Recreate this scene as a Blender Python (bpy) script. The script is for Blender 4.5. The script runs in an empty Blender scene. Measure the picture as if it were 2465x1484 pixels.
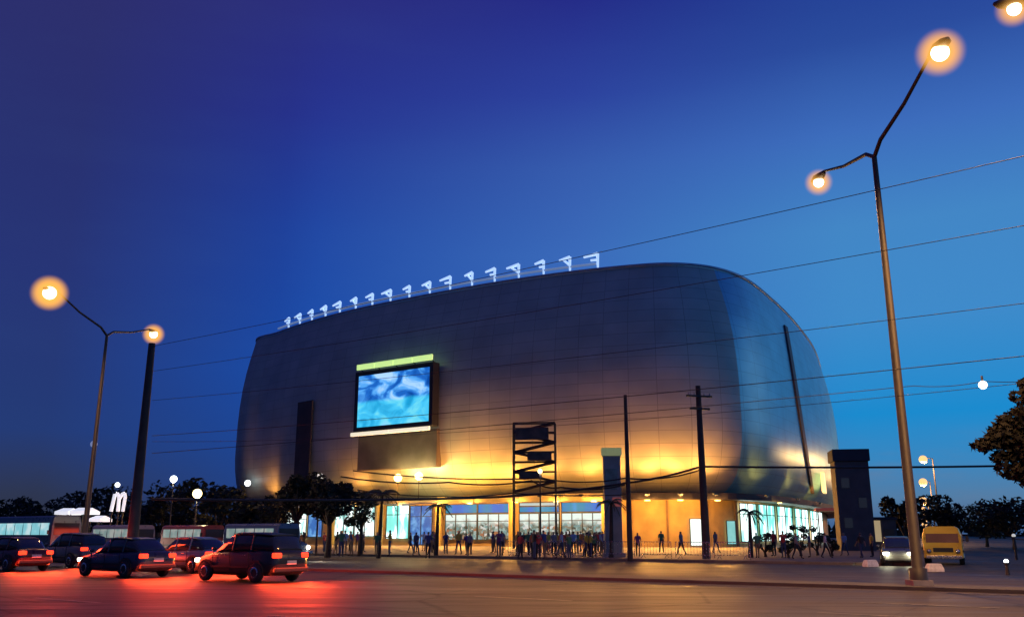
import bpy, bmesh, math, random
from mathutils import Vector, Matrix
random.seed(7)
R = math.radians
scene = bpy.context.scene
col = scene.collection

# ------------------------------------------------------------------ camera
PITCH = 14.1; CAMZ = 1.6; FPX = 2160.0; W0 = 2465.0; H0 = 1484.0
cam_d = bpy.data.cameras.new('camera'); cam = bpy.data.objects.new('camera', cam_d); col.objects.link(cam)
cam.location = (0, 0, CAMZ); cam.rotation_euler = (R(90 + PITCH), 0, 0)
cam_d.sensor_width = 36; cam_d.lens = FPX / W0 * 36; cam_d.clip_end = 5000; cam_d.clip_start = 0.1
scene.camera = cam
_cp, _sp = math.cos(R(PITCH)), math.sin(R(PITCH))
def ray(x, y):                       # direction through a point of the picture, with Y = 1
    u = (x - W0/2)/FPX; v = (H0/2 - y)/FPX
    d = Vector((u, _cp - v*_sp, _sp + v*_cp)); return d/d.y
def P(x, y, Y): return Vector((0, 0, CAMZ)) + ray(x, y)*Y
def G(x, y):
    d = ray(x, y); return Vector((0, 0, CAMZ)) + d*(-CAMZ/d.z)
def gx(x, Y): p = P(x, 1300, Y); return Vector((p.x, Y, 0))

# ------------------------------------------------------------------ view, world
scene.view_settings.view_transform = 'Standard'; scene.view_settings.look = 'None'
scene.view_settings.exposure = 0; scene.view_settings.gamma = 1
scene.render.engine = 'CYCLES'
def lin(c):
    return tuple((v/255/12.92 if v/255 <= .04045 else ((v/255+.055)/1.055)**2.4) for v in c[:3]) + (1,)
world = bpy.data.worlds.new('World'); scene.world = world; world.use_nodes = True
wt = world.node_tree; wt.nodes.clear()
def N(t, kind, **kw):
    n = t.nodes.new(kind)
    for k, v in kw.items(): setattr(n, k, v)
    return n
def ramp(t, stops, src, interp='LINEAR'):
    n = N(t, 'ShaderNodeValToRGB'); n.color_ramp.interpolation = interp
    e = n.color_ramp.elements
    while len(e) < len(stops): e.new(0.5)
    for el, (p, c) in zip(e, stops): el.position = p; el.color = c if len(c) == 4 else tuple(c)+(1,)
    t.links.new(src, n.inputs[0]); return n.outputs[0]
def math_(t, op, a, b=None, clamp=False):
    n = N(t, 'ShaderNodeMath', operation=op); n.use_clamp = clamp
    for i, v in enumerate((a, b)):
        if v is None: continue
        if isinstance(v, (int, float)): n.inputs[i].default_value = v
        else: t.links.new(v, n.inputs[i])
    return n.outputs[0]
def mixc(t, f, a, b, mode='MIX'):
    n = N(t, 'ShaderNodeMix', data_type='RGBA', blend_type=mode)
    for i, v in ((0, f), (6, a), (7, b)):
        if isinstance(v, (int, float)): n.inputs[i].default_value = v
        elif isinstance(v, tuple): n.inputs[i].default_value = v
        else: t.links.new(v, n.inputs[i])
    return n.outputs[2]
tc = N(wt, 'ShaderNodeTexCoord'); sx = N(wt, 'ShaderNodeSeparateXYZ'); wt.links.new(tc.outputs['Generated'], sx.inputs[0])
X_, Y_, Z_ = sx.outputs
hyp = math_(wt, 'SQRT', math_(wt, 'ADD', math_(wt, 'MULTIPLY', X_, X_), math_(wt, 'MULTIPLY', Y_, Y_)))
az = math_(wt, 'DIVIDE', X_, math_(wt, 'MAXIMUM', hyp, .001))
el = math_(wt, 'MULTIPLY', Z_, 1.6, clamp=True)            # sin(elevation) * 1.6
def sk(z, c): return (z*1.6, lin(c))
left = ramp(wt, [sk(0,(46,50,62)), sk(.04,(44,54,82)), sk(.10,(34,58,118)), sk(.26,(38,52,118)), sk(.39,(40,48,112)), sk(.55,(46,46,108))], el)
lmid = ramp(wt, [sk(0,(38,58,98)), sk(.05,(26,68,144)), sk(.17,(20,76,170)), sk(.32,(28,66,160)), sk(.43,(36,48,142)), sk(.55,(44,46,124))], el)
mid = ramp(wt, [sk(0,(44,84,140)), sk(.12,(48,104,188)), sk(.30,(58,106,186)), sk(.39,(54,92,174)), sk(.46,(44,66,158)), sk(.55,(36,42,134))], el)
right = ramp(wt, [sk(0,(52,84,132)), sk(.035,(82,124,164)), sk(.075,(54,134,192)), sk(.12,(22,138,206)), sk(.22,(62,138,202)), sk(.31,(66,134,198)), sk(.40,(60,108,188)), sk(.48,(42,76,158)), sk(.55,(32,58,144))], el)
f0 = ramp(wt, [(.27, (0,0,0,1)), (.39, (1,1,1,1))], math_(wt, 'ADD', math_(wt, 'MULTIPLY', az, .5), .5))
f1 = ramp(wt, [(.37, (0,0,0,1)), (.54, (1,1,1,1))], math_(wt, 'ADD', math_(wt, 'MULTIPLY', az, .5), .5))
f2 = ramp(wt, [(.54, (0,0,0,1)), (.68, (1,1,1,1))], math_(wt, 'ADD', math_(wt, 'MULTIPLY', az, .5), .5))
skyc = mixc(wt, f2, mixc(wt, f1, mixc(wt, f0, left, lmid), mid), right)
mp = N(wt, 'ShaderNodeMapping'); mp.inputs['Scale'].default_value = (3, 3, 14); wt.links.new(tc.outputs['Generated'], mp.inputs[0])
nz = N(wt, 'ShaderNodeTexNoise'); nz.inputs['Scale'].default_value = 1.6; nz.inputs['Detail'].default_value = 6; wt.links.new(mp.outputs[0], nz.inputs[0])
cl = ramp(wt, [(.46, (0,0,0,1)), (.68, (1,1,1,1))], nz.outputs[0])
low = ramp(wt, [(0, (1,1,1,1)), (.08, (.9,.9,.9,1)), (.17, (0,0,0,1))], el)
skyc = mixc(wt, math_(wt, 'MULTIPLY', math_(wt, 'MULTIPLY', cl, low), f2), skyc, lin((104,124,154)))
hi = ramp(wt, [(.1, (0,0,0,1)), (.3, (.012,.012,.012,1))], el)
skyc = mixc(wt, math_(wt, 'MULTIPLY', cl, hi), skyc, lin((90,140,200)))
below = math_(wt, 'LESS_THAN', Z_, 0)
skyc = mixc(wt, below, skyc, lin((30,34,44)))
# a little of the physical sky, its sun just under the horizon on the right
ns = N(wt, 'ShaderNodeTexSky', sky_type='NISHITA'); ns.sun_disc = False; ns.sun_elevation = R(0.5); ns.sun_rotation = R(75)
b1 = N(wt, 'ShaderNodeBackground'); b1.inputs[1].default_value = 1.0; wt.links.new(skyc, b1.inputs[0])
b2 = N(wt, 'ShaderNodeBackground'); b2.inputs[1].default_value = 0.002; wt.links.new(ns.outputs[0], b2.inputs[0])
ad = N(wt, 'ShaderNodeAddShader'); wt.links.new(b1.outputs[0], ad.inputs[0]); wt.links.new(b2.outputs[0], ad.inputs[1])
wo = N(wt, 'ShaderNodeOutputWorld'); wt.links.new(ad.outputs[0], wo.inputs[0])
sd = bpy.data.lights.new('sun', 'SUN'); sd.energy = 0.05; sd.angle = R(20); sd.color = (.75,.85,1)
so = bpy.data.objects.new('sun', sd); col.objects.link(so); so.rotation_euler = (R(80), 0, R(110))

# ------------------------------------------------------------------ helpers
def tag(o, label=None, cat=None, group=None, kind=None):
    if label: o['label'] = label
    if cat: o['category'] = cat
    if group: o['group'] = group
    if kind: o['kind'] = kind
    return o
def empty(name, loc=(0,0,0), rz=0, parent=None):
    o = bpy.data.objects.new(name, None); col.objects.link(o); o.location = loc; o.rotation_euler = (0,0,rz)
    o.empty_display_size = .3
    if parent: o.parent = parent
    return o
class MB:
    def __init__(s): s.v = []; s.f = []; s.m = []; s.sm = []
    def add(s, vs, fs, mi=0, smooth=False):
        b = len(s.v); s.v += [tuple(v) for v in vs]
        for f in fs: s.f.append(tuple(b+i for i in f)); s.m.append(mi); s.sm.append(smooth)
        return s
    def box(s, c, d, rz=0, mi=0, M=None):
        cx, cy, cz = c; hx, hy, hz = d[0]/2, d[1]/2, d[2]/2; ca, sa = math.cos(rz), math.sin(rz)
        vs = []
        for z in (-hz, hz):
            for x, y in ((-hx,-hy),(hx,-hy),(hx,hy),(-hx,hy)):
                p = Vector((cx + x*ca - y*sa, cy + x*sa + y*ca, cz + z)); vs.append(M @ p if M else p)
        return s.add(vs, [(3,2,1,0),(4,5,6,7),(0,1,5,4),(1,2,6,5),(2,3,7,6),(3,0,4,7)], mi)
    def tube(s, pts, rad, n=8, mi=0, cap=True):
        pts = [Vector(p) for p in pts]; rs = rad if isinstance(rad, (list, tuple)) else [rad]*len(pts)
        vs = []; L = len(pts)
        for i, p in enumerate(pts):
            t = (pts[min(i+1, L-1)] - pts[max(i-1, 0)]).normalized()
            a = Vector((0,0,1)) if abs(t.z) < .9 else Vector((1,0,0))
            u = t.cross(a).normalized(); w = u.cross(t).normalized()
            for k in range(n):
                th = 2*math.pi*k/n; vs.append(p + (u*math.cos(th) + w*math.sin(th))*rs[i])
        fs = [(i*n+k, i*n+(k+1)%n, (i+1)*n+(k+1)%n, (i+1)*n+k) for i in range(L-1) for k in range(n)]
        b = len(s.v); s.add(vs, fs, mi, True)
        if cap:
            s.add([vs[k] for k in range(n)], [tuple(range(n))], mi); s.add([vs[(L-1)*n+k] for k in range(n)], [tuple(reversed(range(n)))], mi)
        return s
    def ball(s, c, r, n=12, m=8, mi=0, sc=(1,1,1)):
        vs = []; c = Vector(c)
        for i in range(m+1):
            ph = math.pi*i/m
            for k in range(n):
                th = 2*math.pi*k/n
                vs.append(c + Vector((math.sin(ph)*math.cos(th)*sc[0], math.sin(ph)*math.sin(th)*sc[1], math.cos(ph)*sc[2]))*r)
        fs = [(i*n+k, (i+1)*n+k, (i+1)*n+(k+1)%n, i*n+(k+1)%n) for i in range(m) for k in range(n)]
        return s.add(vs, fs, mi, True)
    def loft(s, rings, mi=0, smooth=True, cap=True):
        n = len(rings[0]); vs = [p for r in rings for p in r]
        fs = [(i*n+k, i*n+(k+1)%n, (i+1)*n+(k+1)%n, (i+1)*n+k) for i in range(len(rings)-1) for k in range(n)]
        s.add(vs, fs, mi, smooth)
        if cap: s.add(rings[0], [tuple(reversed(range(n)))], mi); s.add(rings[-1], [tuple(range(n))], mi)
        return s
    def build(s, name, mats, parent=None, bevel=0):
        me = bpy.data.meshes.new(name); me.from_pydata(s.v, [], s.f)
        if not isinstance(mats, (list, tuple)): mats = [mats]
        for m in mats: me.materials.append(m)
        me.polygons.foreach_set('material_index', s.m); me.polygons.foreach_set('use_smooth', s.sm)
        me.update()
        o = bpy.data.objects.new(name, me); col.objects.link(o)
        if parent: o.parent = parent
        if bevel:
            b = o.modifiers.new('bevel', 'BEVEL'); b.width = bevel; b.segments = 2; b.limit_method = 'ANGLE'
        return o
def kids(o): return [c for c in bpy.data.objects if c.parent == o]
def copy_tree(o, parent=None):
    c = o.copy(); col.objects.link(c)
    if parent: c.parent = parent
    for ch in kids(o): copy_tree(ch, c)
    return c

# ------------------------------------------------------------------ materials
MATS = {}
def mat(name, base, rough=.6, metal=0, noise=0, nscale=5, bump=0, emit=None, es=0, objcol=False, spec=None):
    if name in MATS: return MATS[name]
    m = bpy.data.materials.new(name); m.use_nodes = True; t = m.node_tree
    p = t.nodes['Principled BSDF']; p.inputs['Roughness'].default_value = rough; p.inputs['Metallic'].default_value = metal
    if spec is not None: p.inputs['Specular IOR Level'].default_value = spec
    c = tuple(base) + (1,) if len(base) == 3 else base
    src = None
    if objcol:
        oi = N(t, 'ShaderNodeObjectInfo'); src = oi.outputs['Color']; t.links.new(src, p.inputs['Base Color'])
    else: p.inputs['Base Color'].default_value = c
    if noise or bump:
        tcn = N(t, 'ShaderNodeTexCoord'); nn = N(t, 'ShaderNodeTexNoise'); nn.inputs['Scale'].default_value = nscale; nn.inputs['Detail'].default_value = 8
        t.links.new(tcn.outputs['Object'], nn.inputs[0])
        if noise:
            r = ramp(t, [(.3, (1-noise,)*3 + (1,)), (.7, (1+noise*.6,)*3 + (1,))], nn.outputs[0])
            t.links.new(mixc(t, 1.0, src if src else c, r, 'MULTIPLY'), p.inputs['Base Color'])
            rr = math_(t, 'ADD', math_(t, 'MULTIPLY', nn.outputs[0], .25), rough - .12); t.links.new(rr, p.inputs['Roughness'])
        if bump:
            bn = N(t, 'ShaderNodeBump'); bn.inputs['Strength'].default_value = bump; bn.inputs['Distance'].default_value = .02
            t.links.new(nn.outputs[0], bn.inputs['Height']); t.links.new(bn.outputs[0], p.inputs['Normal'])
    if emit:
        p.inputs['Emission Color'].default_value = tuple(emit) + (1,); p.inputs['Emission Strength'].default_value = es
    MATS[name] = m; return m
steel = mat('painted_steel', (.035,.033,.032), .6, .1, .3, 3)
darkmetal = mat('dark_metal', (.03,.03,.035), .5, .5, .3, 4)
concrete = mat('concrete', (.26,.24,.22), .85, 0, .35, 2, .3)
polecon = mat('pole_concrete', (.045,.038,.034), .85, 0, .35, 2, .3)
rubber = mat('rubber', (.015,.015,.015), .8, 0, .2, 20)
glass = mat('dark_glass', (.02,.025,.03), .08, 0, spec=.6)
chrome = mat('chrome', (.5,.5,.5), .25, .9, .1, 9)
paint = mat('car_paint', (.5,.5,.5), .3, .3, .08, 2, objcol=True)
cable_m = mat('cable_rubber', (.012,.012,.014), .6, 0, .2, 3)
bark = mat('bark', (.05,.035,.025), .9, 0, .4, 8, .5)
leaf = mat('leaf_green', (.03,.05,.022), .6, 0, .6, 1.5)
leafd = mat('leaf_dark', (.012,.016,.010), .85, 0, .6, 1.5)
leafp = mat('palm_leaf', (.04,.07,.02), .5, 0, .5, 2)
lampwarm = mat('lamp_warm', (1,.8,.5), .4, emit=(1,.66,.30), es=7)
lampamber = mat('lamp_amber', (1,.7,.4), .4, emit=(1,.52,.16), es=1.35)
lampcore = mat('lamp_core', (1,.9,.7), .4, emit=(1,.82,.52), es=16)
lampwhite = mat('lamp_white', (.9,.95,1), .4, emit=(.85,.95,1), es=4)
lampyellow = mat('lamp_yellow', (1,.9,.5), .4, emit=(1,.8,.32), es=5)
tail_m = mat('tail_lamp_red', (.5,.02,.01), .3, emit=(1,.035,.01), es=3.2)
head_m = mat('head_lamp_white', (.9,.9,.85), .3, emit=(1,.92,.7), es=14)
hous = mat('lamp_housing', (.12,.11,.1), .5, .4, .2, 6)

lamp_halo = bpy.data.materials.new('lamp_halo'); lamp_halo.use_nodes = True; gt = lamp_halo.node_tree
gp = gt.nodes['Principled BSDF']; gt.nodes.remove(gp); gv = N(gt, 'ShaderNodeVolumePrincipled')      # lamp glow built as an added emitting volume round the bulb, fading outwards
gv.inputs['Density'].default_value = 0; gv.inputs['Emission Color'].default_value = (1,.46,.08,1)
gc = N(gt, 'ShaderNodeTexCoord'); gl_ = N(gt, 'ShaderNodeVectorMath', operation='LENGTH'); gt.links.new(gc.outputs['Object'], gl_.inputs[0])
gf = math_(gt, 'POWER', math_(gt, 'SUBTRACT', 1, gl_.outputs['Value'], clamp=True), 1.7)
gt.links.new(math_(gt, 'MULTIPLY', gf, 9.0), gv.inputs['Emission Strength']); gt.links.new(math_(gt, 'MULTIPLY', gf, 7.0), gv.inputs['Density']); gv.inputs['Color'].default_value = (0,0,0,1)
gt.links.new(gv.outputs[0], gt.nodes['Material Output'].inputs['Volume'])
def ground_mat(name, c1, c2, rough, scale=.6, patch=True):
    m = bpy.data.materials.new(name); m.use_nodes = True; t = m.node_tree; p = t.nodes['Principled BSDF']
    tcn = N(t, 'ShaderNodeTexCoord')
    n1 = N(t, 'ShaderNodeTexNoise'); n1.inputs['Scale'].default_value = scale*.25; n1.inputs['Detail'].default_value = 5
    n2 = N(t, 'ShaderNodeTexNoise'); n2.inputs['Scale'].default_value = 60; n2.inputs['Detail'].default_value = 3
    mpn = N(t, 'ShaderNodeMapping'); mpn.inputs['Rotation'].default_value = (0,0,R(34.6)); mpn.inputs['Scale'].default_value = (.12, 1.6, 1)
    t.links.new(tcn.outputs['Object'], mpn.inputs[0]); t.links.new(tcn.outputs['Object'], n1.inputs[0]); t.links.new(tcn.outputs['Object'], n2.inputs[0])
    n3 = N(t, 'ShaderNodeTexNoise'); n3.inputs['Scale'].default_value = 1.2; n3.inputs['Detail'].default_value = 4
    t.links.new(mpn.outputs[0], n3.inputs[0])          # wheel-worn lanes along the traffic
    f = math_(t, 'ADD', math_(t, 'MULTIPLY', n1.outputs[0], .35), math_(t, 'MULTIPLY', n3.outputs[0], .65))
    c = ramp(t, [(.36, tuple(c1)+(1,)), (.62, tuple(c2)+(1,))], f)
    c = mixc(t, .5, c, ramp(t, [(.3, (.7,.7,.7,1)), (.7, (1.2,1.2,1.2,1))], n2.outputs[0]), 'MULTIPLY')
    vo = N(t, 'ShaderNodeTexVoronoi'); vo.feature = 'DISTANCE_TO_EDGE'; vo.inputs['Scale'].default_value = .22
    nw = N(t, 'ShaderNodeMix', data_type='VECTOR'); nw.inputs[0].default_value = .25; t.links.new(tcn.outputs['Object'], nw.inputs[4]); t.links.new(n1.outputs['Color'], nw.inputs[5]); t.links.new(nw.outputs[1], vo.inputs[0])
    c = mixc(t, 1.0, c, ramp(t, [(.004, (.35,.35,.35,1)), (.014, (1,1,1,1))], vo.outputs[0]), 'MULTIPLY')
    pv = N(t, 'ShaderNodeTexBrick'); pv.inputs['Scale'].default_value = .11; pv.inputs['Mortar Size'].default_value = .004; pv.inputs['Color1'].default_value = (.8,.8,.8,1); pv.inputs['Color2'].default_value = (1.15,1.1,1.05,1); pv.inputs['Mortar'].default_value = (.5,.5,.5,1)
    mq = N(t, 'ShaderNodeMapping'); mq.inputs['Rotation'].default_value = (0,0,R(34.6)); t.links.new(tcn.outputs['Object'], mq.inputs[0]); t.links.new(mq.outputs[0], pv.inputs[0])
    c = mixc(t, 1.0, c, pv.outputs[0], 'MULTIPLY')
    t.links.new(c, p.inputs['Base Color'])
    t.links.new(ramp(t, [(.35, (rough-.16,)*3+(1,)), (.65, (rough+.16,)*3+(1,))], f), p.inputs['Roughness'])
    b = N(t, 'ShaderNodeBump'); b.inputs['Strength'].default_value = .35; b.inputs['Distance'].default_value = .01
    t.links.new(n2.outputs[0], b.inputs['Height']); t.links.new(b.outputs[0], p.inputs['Normal'])
    return m
asphalt = ground_mat('asphalt', (.040,.034,.030), (.070,.058,.050), .58)
asphalt_w = ground_mat('asphalt_worn', (.035,.032,.03), (.055,.05,.046), .7)
paving = ground_mat('paving', (.13,.10,.08), (.22,.17,.13), .7, 2)
for m_ in (asphalt, asphalt_w, paving): m_.node_tree.nodes['Principled BSDF'].inputs['Specular IOR Level'].default_value = .22
soil = ground_mat('soil', (.015,.016,.012), (.03,.03,.02), .84, 2); soil.node_tree.nodes['Principled BSDF'].inputs['Specular IOR Level'].default_value = 0
kerb_m = mat('kerb_concrete', (.12,.11,.10), .8, 0, .3, 3, .2)
road_paint = mat('road_paint', (.20,.19,.17), .7, 0, .6, 3)

# ------------------------------------------------------------------ ground, road
D_ = Vector((-.823, .568, 0)); Nn = Vector((.568, .823, 0))     # along the main road / across it
def road_pt(s, n, z=0): return D_*s + Nn*n + Vector((0,0,z))
def strip(name, n0, n1, s0, s1, z, m, top=None):
    b = MB(); q = [road_pt(s0,n0), road_pt(s1,n0), road_pt(s1,n1), road_pt(s0,n1)]
    if top is None: b.add([(p.x,p.y,z) for p in q], [(0,3,2,1)])
    else:
        vs = [(p.x,p.y,z) for p in q] + [(p.x,p.y,top) for p in q]
        b.add(vs, [(4,7,6,5),(0,1,5,4),(1,2,6,5),(2,3,7,6),(3,0,4,7)])
    return b
b = MB(); b.add([(-2500,-300,-.02),(2500,-300,-.02),(2500,4000,-.02),(-2500,4000,-.02)], [(0,1,2,3)])
tag(b.build('ground', soil), kind='structure')
tag(strip('road', -30, 51, -220, 400, 0, asphalt).build('road', asphalt), kind='structure')
AV = Vector((.415,.91,0)); AVN = Vector((.91,-.415,0))          # the avenue that runs off beside the arena
a0 = Vector((20.5, 48, 0))
def av(s, n, z=0): return a0 + AV*s + AVN*n + Vector((0,0,z))
b = MB(); q = [av(-6,0), av(-30,24), av(900,24), av(900,0)]
b.add([(p.x,p.y,.004) for p in q], [(0,1,2,3)])
tag(b.build('avenue', asphalt_w), kind='structure')
def slab(name, poly, z0, z1, m):
    b = MB(); n = len(poly)
    b.add([(p[0],p[1],z1) for p in poly], [tuple(range(n))])
    b.add([(p[0],p[1],z0) for p in poly] + [(p[0],p[1],z1) for p in poly], [(i,(i+1)%n,n+(i+1)%n,n+i) for i in range(n)])
    return tag(b.build(name, m), kind='structure')
c_ = Vector((20.0, 48.2, 0))
pl = [road_pt(300,51.3), road_pt(13.5,51.3), road_pt(10.2,52), av(7,-.3), av(300,-.3), Vector((80,420,0)), Vector((-300,420,0))]
slab('plaza', [(p.x,p.y) for p in pl], -.01, .14, paving)
slab('kerb', [(p.x,p.y) for p in (road_pt(300,51), road_pt(13.2,51), road_pt(13.2,51.3), road_pt(300,51.3))], -.01, .15, kerb_m)
slab('median', [(p.x,p.y) for p in (road_pt(260,29.4), road_pt(-2,29.4), road_pt(-3,30.3), road_pt(-2,31.2), road_pt(260,31.2))], -.01, .10, mat('median_concrete', (.07,.065,.06), .8, 0, .3, 1.5, .2))
pr = [av(-22,26), av(600,26), av(600,80), av(-50,80)]
slab('pavement', [(p.x,p.y) for p in pr], -.01, .14, ground_mat('old_paving', (.04,.035,.03), (.07,.06,.05), .8, 2))
mk = MB()
for nl in (9.5, 13.0, 20.0, 23.5, 38.0, 41.6, 45.2):
    for s in range(-60, 160, 9):
        q = [road_pt(s,nl-.07), road_pt(s+3,nl-.07), road_pt(s+3,nl+.07), road_pt(s,nl+.07)]
        mk.add([(p.x,p.y,.008) for p in q], [(0,3,2,1)])
for nl in (28.6, 32.0, 50.2, 5.6):
    q = [road_pt(-3 if nl < 51 else 10,nl-.07), road_pt(200,nl-.07), road_pt(200,nl+.07), road_pt(-3,nl+.07)]
    mk.add([(p.x,p.y,.008) for p in q], [(0,3,2,1)])
for k in range(12):
    p0 = av(2+k*9, 12); p1 = av(5+k*9, 12); w = AVN*.08
    mk.add([(q.x,q.y,.010) for q in (p0-w,p0+w,p1+w,p1-w)], [(0,1,2,3)])
tag(mk.build('road_marking', road_paint), kind='structure')

# ------------------------------------------------------------------ the arena
CTRL = [(-46,160),(-39.5,149),(-27,136),(-14,126),(0,117),(13,111),(22,109.5),(30,114.5),(38,127),(47.5,145),(58,168),(71,203),(82,238),(81,262),(60,276),(20,272),(-20,244),(-42,198)]
def spline(pts, k=10):
    out = []; n = len(pts)
    for i in range(n):
        p0,p1,p2,p3 = (Vector(pts[(i+j-1)%n]) for j in range(4))
        for s in range(k):
            t = s/k
            out.append(.5*((2*p1)+(-p0+p2)*t+(2*p0-5*p1+4*p2-p3)*t*t+(-p0+3*p1-3*p2+p3)*t**3))
    return out
OUT = spline(CTRL); NO = len(OUT)
NRM = []
for i in range(NO):
    t = (OUT[(i+1)%NO] - OUT[i-1]).normalized(); NRM.append(Vector((t.y, -t.x)))   # outward
KF = [.85 - .32*min(1, max(0, (abs(n.x)-.45)/.45)) for n in NRM]      # how far the shell bellies out
def off(d): return [OUT[i] + NRM[i]*(d*KF[i] if d > 0 else d) for i in range(NO)]
def hit(px, d, far=False):             # where a sight line meets the outline offset by d (near side)
    r = ray(px, 1250); r2 = Vector((r.x, 1)); o = off(d); best = None
    for i in range(NO):
        a, c = o[i], o[(i+1)%NO]; e = c - a
        den = r2.x*e.y - r2.y*e.x
        if abs(den) < 1e-9: continue
        t = (a.x*e.y - a.y*e.x)/den; u = (a.x*r2.y - a.y*r2.x)/den
        if 0 <= u < 1 and t > 0 and (best is None or t < best[0]): best = (t, a + e*u, e.normalized(), Vector((e.y,-e.x)).normalized())
    if best is None: return hit(px + (3 if px < 1300 else -3), d)
    return best[1], best[2], best[3]
arena = empty('arena', (0,120,0)); tag(arena, 'huge curved dark metal sports arena with orange lit base', 'arena')
AO = Vector((0,120,0))
class AB(MB):
    def build(s, name, mats, parent=None, bevel=0):
        base = parent or arena
        s.v = [tuple(Vector(v) - AO) for v in s.v] if True else s.v
        return MB.build(s, name, mats, base, bevel)
# shell
PROF = [(6.25,-.9),(6.8,.1),(7.6,1.3),(8.6,2.3),(10,3.1),(12,3.7),(14,4.0),(17,4.0),(20,3.95),(23,3.7),(26,3.2),(29,2.35),(31.5,1.4),(33.5,.5),(34.7,0)]
facade = bpy.data.materials.new('facade_metal'); facade.use_nodes = True; ft = facade.node_tree; fp = ft.nodes['Principled BSDF']
uvn = N(ft, 'ShaderNodeUVMap'); br = N(ft, 'ShaderNodeTexBrick'); br.offset = 0; br.inputs['Scale'].default_value = 1
br.inputs['Brick Width'].default_value = 3.0; br.inputs['Row Height'].default_value = 1.5; br.inputs['Mortar Size'].default_value = .035
br.inputs['Color1'].default_value = (.36,.40,.36,1); br.inputs['Color2'].default_value = (.41,.44,.39,1); br.inputs['Mortar'].default_value = (.26,.28,.25,1)
ft.links.new(uvn.outputs[0], br.inputs[0])
fn = N(ft, 'ShaderNodeTexNoise'); fn.inputs['Scale'].default_value = .25; ft.links.new(uvn.outputs[0], fn.inputs[0])
ft.links.new(mixc(ft, 1.0, br.outputs[0], ramp(ft, [(.3,(.86,.86,.86,1)),(.7,(1.08,1.08,1.08,1))], fn.outputs[0]), 'MULTIPLY'), fp.inputs['Base Color'])
fp.inputs['Metallic'].default_value = .25; fp.inputs['Roughness'].default_value = .55
def ring(d, z): return [(p.x, p.y, z) for p in off(d)]
def uvwrap(o, arc, zs):
    me = o.data; uv = me.uv_layers.new(name='UVMap')
    for poly in me.polygons:
        for li, vi in zip(poly.loop_indices, poly.vertices):
            k = vi % NO; a = arc[k]
            if k == 0 and any((v % NO) > NO//2 for v in poly.vertices): a = arc[-1] + 3
            uv.data[li].uv = (a, me.vertices[vi].co.z)
arc = [0]
for i in range(1, NO): arc.append(arc[-1] + (OUT[i]-OUT[i-1]).length)
b = AB(); b.loft([ring(d, z) for z, d in PROF], 0, True, False); endm = facade.copy(); endm.name = 'facade_sky_tint'; ep = endm.node_tree.nodes['Principled BSDF']; eb = [n for n in endm.node_tree.nodes if n.type == 'TEX_BRICK'][0]
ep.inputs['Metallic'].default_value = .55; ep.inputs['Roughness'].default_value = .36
eb.inputs['Color1'].default_value = (.20,.52,.60,1); eb.inputs['Color2'].default_value = (.23,.56,.63,1); eb.inputs['Mortar'].default_value = (.15,.38,.44,1)  # blue tint painted in for the bright sky reflected on the right end
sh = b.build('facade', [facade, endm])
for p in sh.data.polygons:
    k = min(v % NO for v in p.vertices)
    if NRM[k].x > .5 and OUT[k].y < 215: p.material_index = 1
uvwrap(sh, arc, None)
b = AB(); cen = sum(OUT, Vector((0,0)))/NO
rings = [ring(0, 34.7), ring(-.6, 34.9), ring(-4, 35.2)]
for f, z in ((.75,36),(.5,37.2),(.2,38)): rings.append([(cen.x+(p.x-cen.x)*f, cen.y+(p.y-cen.y)*f, z) for p in OUT])
b.loft(rings, 0, True, True); b.build('roof', mat('roof_sheet', (.2,.2,.22), .5, .4, .2, .5))
# pale gutter along the roof edge
b = AB(); b.loft([ring(.02,34.72), ring(.22,34.75), ring(.22,35.05), ring(-.35,35.2), ring(-.35,34.9)], 0, True, False)
b.build('roof_gutter', mat('gutter', (.35,.4,.5), .35, .5, .2, 1))
# dark vertical expansion joint fins
def fin(px, zs, w, name='seam_fin', m=darkmetal):
    b = AB(); vs = []
    p, t, n = hit(px, 2)
    i0 = min(range(NO), key=lambda i: (OUT[i]-p).length)
    for z, d in PROF:
        if z < zs[0] or z > zs[1]: continue
        q = p - n*2 + n*(d+.0); T = Vector((t.x,t.y,0)); Nv = Vector((n.x,n.y,0)); c = Vector((q.x,q.y,z))
        vs.append([c - T*w/2 - Nv*.4, c + T*w/2 - Nv*.4, c + T*w/2 + Nv*.22, c - T*w/2 + Nv*.22])
    b.loft(vs, 0, False, True); return b.build(name, m)
b = AB(); vs = []                       # straight dark seam fin near the right end
for z, d in PROF:
    if z < 7 or z > 32: continue
    p, t, n = hit(1957 - (z-9)/22*32, max(d, .1)); T = Vector((t.x,t.y,0)); Nv = Vector((n.x,n.y,0)); c = Vector((p.x,p.y,z))
    vs.append([c - T*.9 - Nv*.5, c + T*.9 - Nv*.5, c + T*.9 + Nv*.25, c - T*.9 + Nv*.25])
b.loft(vs, 0, False, True); b.build('seam_fin', mat('seam_metal', (.09,.08,.075), .6, .2, .2, 1))

# ground floor wall, recessed
wallm = mat('ochre_wall', (.50,.30,.11), .7, 0, .25, .6, .1)
b = AB(); b.loft([ring(-1.6,.1), ring(-1.6,5.7)], 0, False, False); b.build('ground_floor_wall', wallm)
# canopy
b = AB(); b.loft([ring(-1.4,5.62), ring(2.9,5.62), ring(3.0,5.66), ring(3.0,6.2), ring(-1.2,6.27)], 0, False, False)
b.build('canopy', mat('canopy_metal', (.22,.17,.13), .5, .2, .25, .4))
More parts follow.
